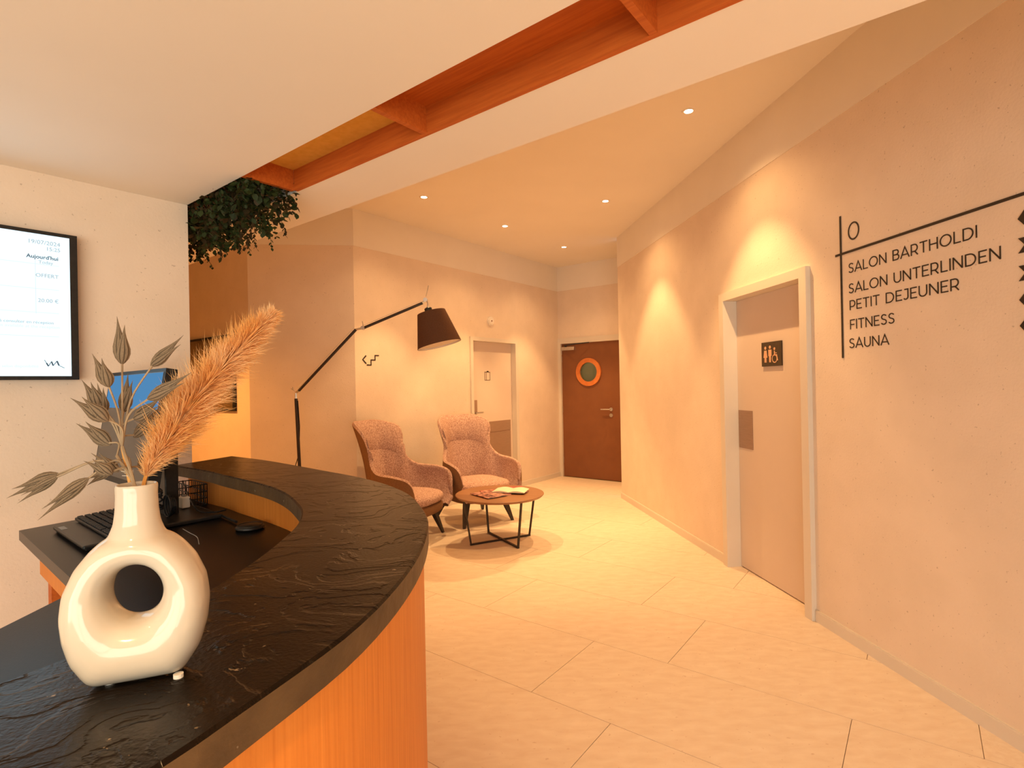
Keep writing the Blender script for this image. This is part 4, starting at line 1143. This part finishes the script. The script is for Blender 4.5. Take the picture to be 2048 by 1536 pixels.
# ------------------------------------------------------------------ clutter at the back of the work surface
og = thing('wire_letter_tray', 'black wire mesh desk tray under the slate counter behind the monitor', 'tray', (-1.12, 2.10, ZW))
tc0 = on_z(412, 1003, ZW) - Vector((0.035, 0.042, 0)); tc0.z = 0
gx = (Vector((0.76, -0.65, 0))).normalized(); gy = Vector((0.65, 0.76, 0)).normalized()
mb = MB(); w_, d_, h_ = 0.16, 0.06, 0.085
cs = [tc0 + gx * a + gy * b for a, b in ((-w_ / 2, -d_ / 2), (w_ / 2, -d_ / 2), (w_ / 2, d_ / 2), (-w_ / 2, d_ / 2))]
for z in (0.004, 0.03, 0.056, h_):
    ring = [c + Vector((0, 0, ZW + z)) for c in cs]; mb.tube(ring + [ring[0]], 0.0022, 5)
for k in range(9):
    f = k / 8
    for A_, B_ in ((0, 1), (3, 2)): c = cs[A_].lerp(cs[B_], f); mb.tube([c + Vector((0, 0, ZW + 0.004)), c + Vector((0, 0, ZW + h_))], 0.0015, 4)
for k in range(6):
    f = k / 5
    for A_, B_ in ((0, 3), (1, 2)): c = cs[A_].lerp(cs[B_], f); mb.tube([c + Vector((0, 0, ZW + 0.004)), c + Vector((0, 0, ZW + h_))], 0.0015, 4)
part('wire_frame', mb, M['black2'], og)
mb = MB(); mb.box(tc0 + Vector((0, 0, ZW + 0.002)), (w_, d_, 0.003), Matrix((gx, gy, Vector((0, 0, 1)))).transposed()); part('tray_floor', mb, M['black'], og)
pc = on_z(378, 1014, ZW + 0.017) - Vector((0.01, 0.012, 0))
bx = thing('plug_adapter', 'small white plug box among the cables behind the monitor stand', 'plug', (pc.x, pc.y, ZW))
mb = MB(); mb.box(pc + Vector((0, 0, 0.022)), (0.035, 0.03, 0.042), rotM, 0.004); part('case', mb, M['felt'], bx)
mb = MB(); mb.tube([pc + Vector((0.0, 0, 0.0435)), pc + Vector((0, 0, 0.050))], 0.008, 10); part('socket', mb, M['grey'], bx)
rnd = random.Random(11)
for k, (lab, pts) in enumerate((
        ('black power cable looping over the white plug box', [(366, 985), (380, 1012), (398, 1022), (430, 1024), (452, 1020)]),
        ('dark round cable coil beside the black wire tray', None),
        ('thick black cable running straight along the oak inner panel', [(372, 1000), (410, 1012), (450, 1026), (486, 1041)]),
        ('thin grey wire curling on the black work surface beside the vase', [(366, 1058), (380, 1066), (394, 1074), (398, 1088)]))):
    t = thing('desk_cable', lab, 'cable', tuple(on_z(400, 1010, ZW)), 0, 'cables on the work surface')
    mb = MB()
    if pts is None:
        c = on_z(388, 1003, ZW + 0.06) - Vector((0.055, 0.066, 0))
        for j in range(4): mb.tube([c + (gx * math.cos(a) + Vector((0, 0, 1)) * math.sin(a)) * (0.038 - 0.003 * j) + gy * (0.006 * j) for a in [i * 2 * PI / 24 for i in range(25)]], 0.003, 6)
    else:
        P = [on_z(x, y, ZW + (0.022 if k == 0 else 0.007)) - (Vector((0.014, 0.018, 0)) if k == 2 else Vector((0, 0, 0))) for x, y in pts]
        if k == 0: P[1] += Vector((0, 0, 0.03)); P[0] += Vector((0, 0, 0.05))
        mb.tube(cr(P, 6), 0.005 if k == 2 else (0.0012 if k == 3 else 0.003), 6)
    part('cord', mb, M['grey'] if k == 3 else M['black'], t, smooth=True)
wc = on_z(512, 1055, ZW) - Vector((0.012, 0.016, 0))
ch = thing('desk_puck', 'low round black device with glossy rim on the work surface near the oak panel', 'device', (wc.x, wc.y, ZW))
mb = MB(); mb.lathe([(0.0, 0.001), (0.040, 0.001), (0.045, 0.005), (0.0435, 0.010), (0.036, 0.014), (0.0, 0.015)], 36, (wc.x, wc.y, ZW)); part('body', mb, M['black2'], ch, smooth=True)
mb = MB(); mb.lathe([(0.037, 0.0135), (0.0385, 0.0152), (0.040, 0.0125)], 36, (wc.x, wc.y, ZW)); part('rim', mb, M['black2'], ch, smooth=True)

# ------------------------------------------------------------------ floor lamp
LY = 4.9
pb = on_y(599, 932, LY); pt = on_y(592, 797, LY)
lampx, lampy = pb.x, LY
fl = thing('floor_lamp', 'tall black articulated floor lamp with brown drum shade reaching over the armchairs', 'lamp', (lampx, lampy, 0))
mb = MB(); mb.lathe([(0.0, 0.0), (0.19, 0.0), (0.19, 0.012), (0.18, 0.018), (0.02, 0.022), (0.0, 0.022)], 40, (lampx, lampy, 0)); part('base', mb, M['black2'], fl, smooth=True, angle=0.5)
j1 = on_y(592, 785, LY); e1a = on_y(598, 781, LY - 0.03); e1b = on_y(712, 659, LY - 0.06); e2a = on_y(727, 656, LY - 0.06); e2b = on_y(845, 606, LY - 0.10)
mb = MB(); mb.tube([(lampx, lampy, 0.02), (lampx, lampy, pb.z), tuple(pt)], 0.0145, 12); part('pole', mb, M['legwood'], fl, smooth=True)
mb = MB(); mb.tube([pt + Vector((0.02, -0.01, -0.02)), pt + Vector((0.028, 0, -0.25)), pt + Vector((0.018, 0, -0.5)), pt + Vector((-0.015, -0.015, -0.62)), Vector((lampx - 0.018, lampy - 0.012, 0.35))], 0.004, 6); part('power_cord', mb, M['black'], fl, smooth=True)
mb = MB(); mb.tube([e1a, e1b], 0.013, 10); part('lower_arm', mb, M['legwood'], fl, smooth=True)
mb = MB(); off = Vector((-0.012, 0, 0.012)); mb.tube([e1a + off * 1.5, e1b + off * 1.5], 0.0025, 6); part('tension_wire', mb, M['chrome'], fl)
mb = MB(); mb.tube([e2a, e2b], 0.013, 10); part('upper_arm', mb, M['legwood'], fl, smooth=True)
mb = MB(); off = Vector((-0.008, 0, 0.02)); mb.tube([e2a + off, e2b + off], 0.002, 6); part('tension_wire', mb, M['chrome'], fl)
mb = MB(); mb.tube([pt, j1, e1a], 0.012, 8); mb.tube([j1 + Vector((0, 0, 0.005)), j1 + Vector((-0.025, 0, 0.025)), j1 + Vector((-0.03, 0, 0.05))], 0.004, 6); mb.tube([j1 + Vector((-0.02, 0, 0.02)), j1 + Vector((-0.045, 0, 0.035))], 0.004, 6); part('joint', mb, M['chrome'], fl, smooth=True)
mb = MB(); mb.tube([e1b, e2a], 0.010, 8); mb.tube([e2a + Vector((-0.005, -0.02, 0)), e2a + Vector((-0.005, 0.02, 0))], 0.018, 12); mb.tube([e2a, e2a + Vector((-0.008, 0, 0.06))], 0.004, 6); part('joint', mb, M['chrome'], fl, smooth=True)
hd = on_y(851, 600, LY - 0.10)
mb = MB(); mb.tube([e2b, hd], 0.011, 8); mb.tube([hd + Vector((0, -0.02, 0)), hd + Vector((0, 0.02, 0))], 0.019, 12)
mb.tube(cr([hd, hd + Vector((0.02, 0, -0.03)), on_y(853, 622, LY - 0.1)], 5), 0.006, 8); part('joint', mb, M['chrome'], fl, smooth=True)
mb = MB(); mb.tube([on_y(852, 593, LY - 0.1), on_y(857, 571, LY - 0.1)], 0.004, 6); part('pull_handle', mb, M['chrome'], fl, smooth=True)
# shade: axis leans, wide end down to the right
s_top = on_y(866, 622, LY - 0.1); s_bot = on_y(878, 691, LY - 0.1)
axs = (s_top - s_bot).normalized(); axs = (axs + Vector((0, 0.10, 0))).normalized()
axs = (Vector((-0.235, 0.02, 1))).normalized()
qz = Vector((0, 0, 1)).rotation_difference(axs).to_matrix()
hs_ = 0.30; rB, rT = 0.197, 0.125
cB = on_y(879, 690, LY - 0.1)
mb = MB(); mb.lathe([(rB, 0), (rT, hs_), (rT - 0.004, hs_), (rB - 0.004, 0.0), (rB, 0)], 48, cB, qz); shp = part('shade', mb, [M['shade']], fl, smooth=True, angle=0.6, label='brown fabric lamp shade')
mb = MB(); mb.lathe([(rB - 0.0045, 0.001), (rT - 0.0045, hs_ - 0.004), (0.0, hs_ - 0.004)], 48, cB, qz); part('shade_lining', mb, M['shadein'], shp, smooth=True, angle=0.6, label='pale lining')
mb = MB(); mb.lathe([(0.0, 0.012), (rB - 0.012, 0.012)], 40, cB, qz); part('diffuser', mb, M['shadein'], fl)
mb = MB(); tp = cB + axs * hs_; mb.lathe([(0.0, -0.02), (0.034, -0.02), (0.034, 0.035), (0.025, 0.042), (0.0, 0.042)], 20, tp - Vector((0.02, 0, 0)), qz); part('lamp_holder', mb, M['black2'], fl, smooth=True, angle=0.5)

# ------------------------------------------------------------------ armchairs
def chair():
    root = thing('wing_armchair', '', 'armchair', (0, 0, 0))
    RK = [(0.0, (0, 0.41, 1.075)), (0.10, (0.15, 0.39, 1.075)), (0.18, (0.235, 0.32, 1.06)), (0.24, (0.312, 0.205, 1.015)), (0.30, (0.312, 0.145, 0.94)), (0.37, (0.288, 0.128, 0.85)),
          (0.44, (0.285, 0.115, 0.765)), (0.52, (0.315, 0.07, 0.69)), (0.62, (0.355, -0.02, 0.64)), (0.76, (0.38, -0.20, 0.625)), (0.88, (0.375, -0.335, 0.595)), (0.95, (0.355, -0.385, 0.53)), (1.0, (0.335, -0.395, 0.43))]
    BK = [(0.0, (0, 0.25, 0.255)), (0.12, (0.10, 0.245, 0.255)), (0.25, (0.165, 0.225, 0.255)), (0.37, (0.215, 0.175, 0.255)), (0.5, (0.26, 0.09, 0.255)), (0.65, (0.295, -0.05, 0.255)), (0.82, (0.30, -0.22, 0.255)), (1.0, (0.285, -0.37, 0.255))]

    def smooth_keys(K, n):
        out = []
        pts = [Vector(p) for _, p in K]; us = [u for u, _ in K]
        dense = []
        for i in range(len(pts) - 1):
            p0 = pts[i - 1] if i else Vector((-pts[1].x, pts[1].y, pts[1].z)); p1, p2 = pts[i], pts[i + 1]; p3 = pts[i + 2] if i + 2 < len(pts) else p2 * 2 - p1
            for k in range(10):
                t = k / 10; dense.append((us[i] + (us[i + 1] - us[i]) * t, 0.5 * ((2 * p1) + (p2 - p0) * t + (2 * p0 - 5 * p1 + 4 * p2 - p3) * t * t + (3 * p1 - p0 - 3 * p2 + p3) * t ** 3)))
        dense.append((us[-1], pts[-1]))
        return [lerp_keys(dense, k / n) for k in range(n + 1)]

    NU, NV = 36, 18
    R_, B_ = smooth_keys(RK, NU), smooth_keys(BK, NU)

    def surf(k, j):
        a = abs(k); t = j / NV; b, r = B_[a], R_[a]
        p = b.lerp(r, t)
        # arms belly outwards, the back hollows slightly at the waist
        fr = a / NU
        arm = max(0, min(1, (fr - 0.42) / 0.2))
        hor = Vector((b.x, max(0.02, b.y) if arm < 0.5 else 0, 0)); hor = hor.normalized() if hor.length > 1e-6 else Vector((0, 1, 0))
        p = p + Vector((hor.x, 0, 0)) * (0.045 * arm * math.sin(PI * t)) - Vector((0, 1, 0)) * ((1 - arm) * 0.03 * math.sin(PI * t))
        if fr < 0.42: p.x *= 1 - 0.13 * math.sin(PI * t) * (1 - fr / 0.42) ** 0.5
        p.x = p.x * (1 if k >= 0 else -1); return p

    cols = [[surf(k, j) for j in range(NV + 1)] for k in range(-NU, NU + 1)]
    nrm = []
    for i in range(len(cols)):
        row = []
        for j in range(NV + 1):
            du = cols[min(i + 1, 2 * NU)][j] - cols[max(i - 1, 0)][j]; dv = cols[i][min(j + 1, NV)] - cols[i][max(j - 1, 0)]
            n = du.cross(dv)
            n = n.normalized() if n.length > 1e-9 else Vector((0, 0, 1)); row.append(n)
        nrm.append(row)
    # make normals point inwards (towards the sitter)
    if nrm[NU][NV // 2].y > 0: nrm = [[-n for n in r] for r in nrm]
    th = 0.055

    def thk(j): return th * (1 - 0.35 * (j / NV))
    inner = [[cols[i][j] + nrm[i][j] * thk(j) for j in range(NV + 1)] for i in range(len(cols))]
    for i in range(len(cols)):
        for j in range(NV + 1): inner[i][j].z = max(inner[i][j].z, cols[i][j].z)
    midr = [(cols[i][NV] + inner[i][NV]) / 2 + (cols[i][NV] - cols[i][NV - 1]).normalized() * 0.014 for i in range(len(cols))]
    mb = MB(); mb.grid(cols); part('shell', mb, M['backfab'], root, smooth=True, angle=None, world=False, label='plain brown outer shell')
    mb = MB()
    mb.grid([cols[i][NV:] + [midr[i].lerp(cols[i][NV], 0.35) + (midr[i] - cols[i][NV]) * 0.25] + [midr[i]] + [inner[i][NV]] + inner[i][NV - 1::-1] for i in range(len(cols))])
    # front ends of the arms
    for e in (0, 2 * NU):
        a_ = [cols[e][j] for j in range(NV + 1)] + [midr[e]]; b_ = [inner[e][j] for j in range(NV + 1)] + [midr[e]]
        m_ = [(x + y) / 2 + Vector((0, -0.016, 0)) for x, y in zip(a_, b_)]
        mb.grid([a_, m_, b_])
    part('upholstery', mb, M['tweed'], root, smooth=True, weld=0.0005, angle=None, world=False, label='speckled pink tweed inside')
    # headrest pad and seat
    mb = MB(); rows = []
    for i in range(NU - 11, NU + 12):
        f = (i - NU) / 11.0; row = []
        for j in range(12, NV + 1):
            g = (j - 12) / (NV - 12)
            bulge = 0.030 * (max(0, 1 - f * f) ** 0.5) * (math.sin(PI * min(1, max(0.0, g * 0.92))) ** 0.6 if 0 < g < 1 else 0)
            row.append(inner[i][j] + nrm[i][j] * (0.001 + bulge))
        rows.append(row)
    mb.grid(rows); part('headrest', mb, M['tweed'], root, smooth=True, angle=None, world=False)

    def pad(z0, z1, x, y0, y1, bulge, e=3.2):
        mb = MB(); rows = []; cy = (y0 + y1) / 2; hy = (y1 - y0) / 2
        for (s, z) in ((0.0, z0), (0.9, z0), (0.985, z0 + 0.02), (1.0, (z0 + z1) / 2), (0.985, z1 - 0.022), (0.93, z1 - 0.004), (0.75, z1 + bulge * 0.5), (0.4, z1 + bulge), (0.0, z1 + bulge * 1.15)):
            row = []
            for k in range(40):
                a = 2 * PI * k / 40; c_, s_ = math.cos(a), math.sin(a)
                row.append(Vector((x * s * math.copysign(abs(c_) ** (2 / e), c_), cy + hy * s * math.copysign(abs(s_) ** (2 / e), s_), z)))
            rows.append(row)
        mb.grid(rows, True); return mb
    part('seat_base', pad(0.235, 0.335, 0.325, -0.385, 0.24, 0.0), M['backfab'], root, smooth=True, angle=0.8, world=False)
    part('seat_cushion', pad(0.337, 0.425, 0.295, -0.40, 0.19, 0.028), M['tweed'], root, smooth=True, angle=None, world=False)
    for (sx, sy) in ((-1, -1), (1, -1), (-1, 1), (1, 1)):
        mb = MB(); top = Vector((sx * 0.215, sy * 0.20 if sy > 0 else -0.24, 0.24)); bot = Vector((sx * 0.285, sy * 0.31, 0))
        rows = []
        for t, w in ((0, 0.031), (0.5, 0.023), (1, 0.013)):
            c = top.lerp(bot, t)
            rows.append([c + Vector((x * w, y * w * 0.8, 0)) for x, y in ((-1, -1), (1, -1), (1, 1), (-1, 1))])
        mb.grid(rows, True); mb.add(rows[0], [(0, 1, 2, 3)]); mb.add(rows[2], [(3, 2, 1, 0)])
        part('leg', mb, M['legwood'], root, world=False, weld=0.0005)
    return root


ch1 = chair()
d_1 = Vector((0.93, -0.37)); d_2 = Vector((0.55, -0.835))


def face(d): return math.atan2(d.y, d.x) + PI / 2


ch1.location = (-1.085, 5.085, 0); ch1.rotation_euler = (0, 0, face(d_1))
ch1['label'] = 'pink tweed wing armchair at left, turned sideways behind the reception counter'; ch1['group'] = 'wing armchairs by the coffee table'
ch2 = copy_tree(ch1)
ch2.location = (-0.43, 5.765, 0); ch2.rotation_euler = (0, 0, face(d_2))
ch2['label'] = 'pink tweed wing armchair at right, facing the viewer in front of the pale door'

# ------------------------------------------------------------------ coffee table and magazines
TP = Vector((-0.13, 4.92, 0))
ct = thing('coffee_table', 'round brown coffee table on a crossed black metal frame before the armchairs', 'table', tuple(TP))
ZT = 0.43
mb = MB(); mb.lathe([(0.0, ZT - 0.022), (0.385, ZT - 0.022), (0.40, ZT - 0.006), (0.40, ZT - 0.002), (0.397, ZT), (0.0, ZT)], 64, TP); part('tabletop', mb, M['tabletop'], ct, smooth=True, angle=0.4)
mb = MB(); feet = [(-0.388, 4.79), (0.026, 4.675), (0.135, 5.06), (-0.25, 5.17)]
mb.box((0, 0, 0), (0.001, 0.001, 0.001)); mb = MB()
for A_, B_ in ((0, 2), (1, 3)):
    a_ = Vector((*feet[A_], 0.008)); b_ = Vector((*feet[B_], 0.008)); dd = (b_ - a_); L_ = dd.length; dd.normalize()
    mb.box((a_ + b_) / 2 + Vector((0, 0, 0.001 * A_)), (L_ + 0.016, 0.018, 0.014), Matrix((dd, Vector((-dd.y, dd.x, 0)), Vector((0, 0, 1)))).transposed())
part('cross_bar', mb, M['legwood'], ct)
for fx, fy in feet:
    b_ = Vector((fx, fy, 0.008)); r_ = (b_ - TP); r_.z = 0; t_ = TP + r_ * 1.22 + Vector((0, 0, ZT - 0.022))
    dd = r_.normalized(); sd = Vector((-dd.y, dd.x, 0)); mb = MB()
    mb.grid([[c + dd * x * 0.006 + sd * y * 0.009 for x, y in ((-1, -1), (1, -1), (1, 1), (-1, 1))] for c in (b_, t_)], True); part('leg', mb, M['legwood'], ct)
page = mat('paper_page', (0.80, 0.72, 0.58), 0.7)
cov = [noise_mat('red_print', (0.38, 0.07, 0.05), (0.70, 0.28, 0.22), 22, rough=0.35, lo=0.4, hi=0.6), noise_mat('dark_print', (0.12, 0.035, 0.03), (0.62, 0.30, 0.24), 26, rough=0.35, lo=0.42, hi=0.6), noise_mat('crimson_print', (0.30, 0.05, 0.05), (0.55, 0.16, 0.13), 18, rough=0.35), noise_mat('cream_print', (0.80, 0.74, 0.55), (0.85, 0.80, 0.62), 12, rough=0.4)]
mags = [((-0.17, 4.93), 0.35, 0, 'red covered magazine lying flat under the others on the coffee table', 0.0), ((-0.225, 4.83), 0.65, 1, 'dark magazine with printed cover nearest the table front', 0.0), ((0.0, 5.03), 0.15, 2, 'crimson magazine at the right of the pile on the coffee table', 0.0), ((-0.03, 4.95), -0.25, 3, 'open cream magazine lying on top of the red ones', 0.012)]
for (p, rz, ci, lab, z) in mags:
    z += {0: 0.0, 1: 0.0065, 2: 0.0065, 3: 0.003}[ci]
    t = thing('magazine', lab, 'magazine', (p[0], p[1], ZT + z), rz, 'magazines on the coffee table')
    if ci == 3:
        mb = MB(); rows = []
        for i in range(13):
            x = -0.15 + 0.30 * i / 12; zz = 0.004 + 0.012 * abs(math.sin(x / 0.15 * PI))
            rows.append([Vector((x, -0.10, zz)), Vector((x, 0.10, zz)), Vector((x, 0.10, 0.0)), Vector((x, -0.10, 0.0))])
        mb.grid(rows, True); mb.add(rows[0], [(0, 1, 2, 3)]); mb.add(rows[-1], [(3, 2, 1, 0)]); part('pages', mb, cov[3], t, world=False, smooth=True, angle=0.6)
    else:
        mb = MB(); mb.box((0, 0, 0.003), (0.205, 0.275, 0.004)); part('pages', mb, page, t, world=False)
        mb = MB(); mb.box((0, 0, 0.0055), (0.21, 0.28, 0.001)); mb.box((0, 0, 0.0005), (0.21, 0.28, 0.001)); mb.box((-0.1055, 0, 0.003), (0.001, 0.28, 0.006)); part('cover', mb, cov[ci], t, world=False)

# ------------------------------------------------------------------ greenery hanging out of the coffer
gr = thing('hanging_greenery', 'dark green trailing foliage hanging from the ceiling slot beside the wood coffer', 'plant', (*uv(-2.6, 1.15), Z_SOF))
rnd = random.Random(5)


def leaf(mb, c, L_, w, yaw, pitch, roll=0.0):
    q_ = Matrix.Rotation(yaw, 3, 'Z') @ Matrix.Rotation(pitch, 3, 'Y') @ Matrix.Rotation(roll, 3, 'X')
    pts = [(0, 0, 0), (0.3 * L_, w * 0.42, 0.05 * L_), (0.65 * L_, w * 0.42, 0.03 * L_), (L_, 0, -0.05 * L_), (0.65 * L_, -w * 0.42, 0.03 * L_), (0.3 * L_, -w * 0.42, 0.05 * L_), (0.5 * L_, 0, 0)]
    mb.add([q_ @ Vector(p) + c for p in pts], [(0, 1, 6), (1, 2, 6), (2, 3, 6), (3, 4, 6), (4, 5, 6), (5, 0, 6)])


mb = MB(); mb2 = MB(); mb3 = MB()
for k in range(3400):
    u = rnd.uniform(-3.1, -2.135); v = rnd.uniform(VB + 0.005, VW + 0.01)
    f = (u + 3.1) / 0.965
    low = 0.155 * (0.85 + 0.35 * math.sin(u * 19 + v * 11) * math.sin(u * 7)) * (1.0 if f < 0.8 else 1.0 - 0.5 * (f - 0.8) / 0.2)
    z = Z_SOF + 0.06 - (low + 0.06) * rnd.random() ** 0.8
    c = Vector((*uv(u, v), z))
    mbx = mb if rnd.random() < 0.7 else mb2
    L_ = rnd.uniform(0.016, 0.036)
    leaf(mbx, c, L_, L_ * rnd.uniform(0.5, 0.95), rnd.random() * 6.28, rnd.uniform(-0.3, 1.4), rnd.uniform(-0.8, 0.8))
g1 = part('foliage', mb, M['leaf'], gr, recalc=False); g1['kind'] = 'stuff'
g2 = part('dry_foliage', mb2, M['leaf2'], gr, recalc=False); g2['kind'] = 'stuff'
for k in range(26):
    u = rnd.uniform(-3.0, -2.14); v = rnd.uniform(VB + 0.1, VW + 0.005); ln = rnd.uniform(0.03, 0.10)
    top = Vector((*uv(u, v), Z_SOF - 0.11)); d = Vector((rnd.uniform(-0.03, 0.03), rnd.uniform(-0.03, 0.03), -ln)); m3 = MB()
    pts = cr([top + Vector((0, 0, 0.1)), top, top + d * 0.5 + Vector((rnd.uniform(-0.01, 0.01), 0, 0)), top + d], 4); m3.tube(pts, 0.001, 4)
    for j, p in enumerate(pts[4:]):
        leaf(m3, p, 0.018, 0.014, j * 2.4 + k, 0.9)
    part('tendril', m3, M['leaf'] if k % 3 else M['leaf2'], gr, recalc=False)

bpy.context.view_layer.update()
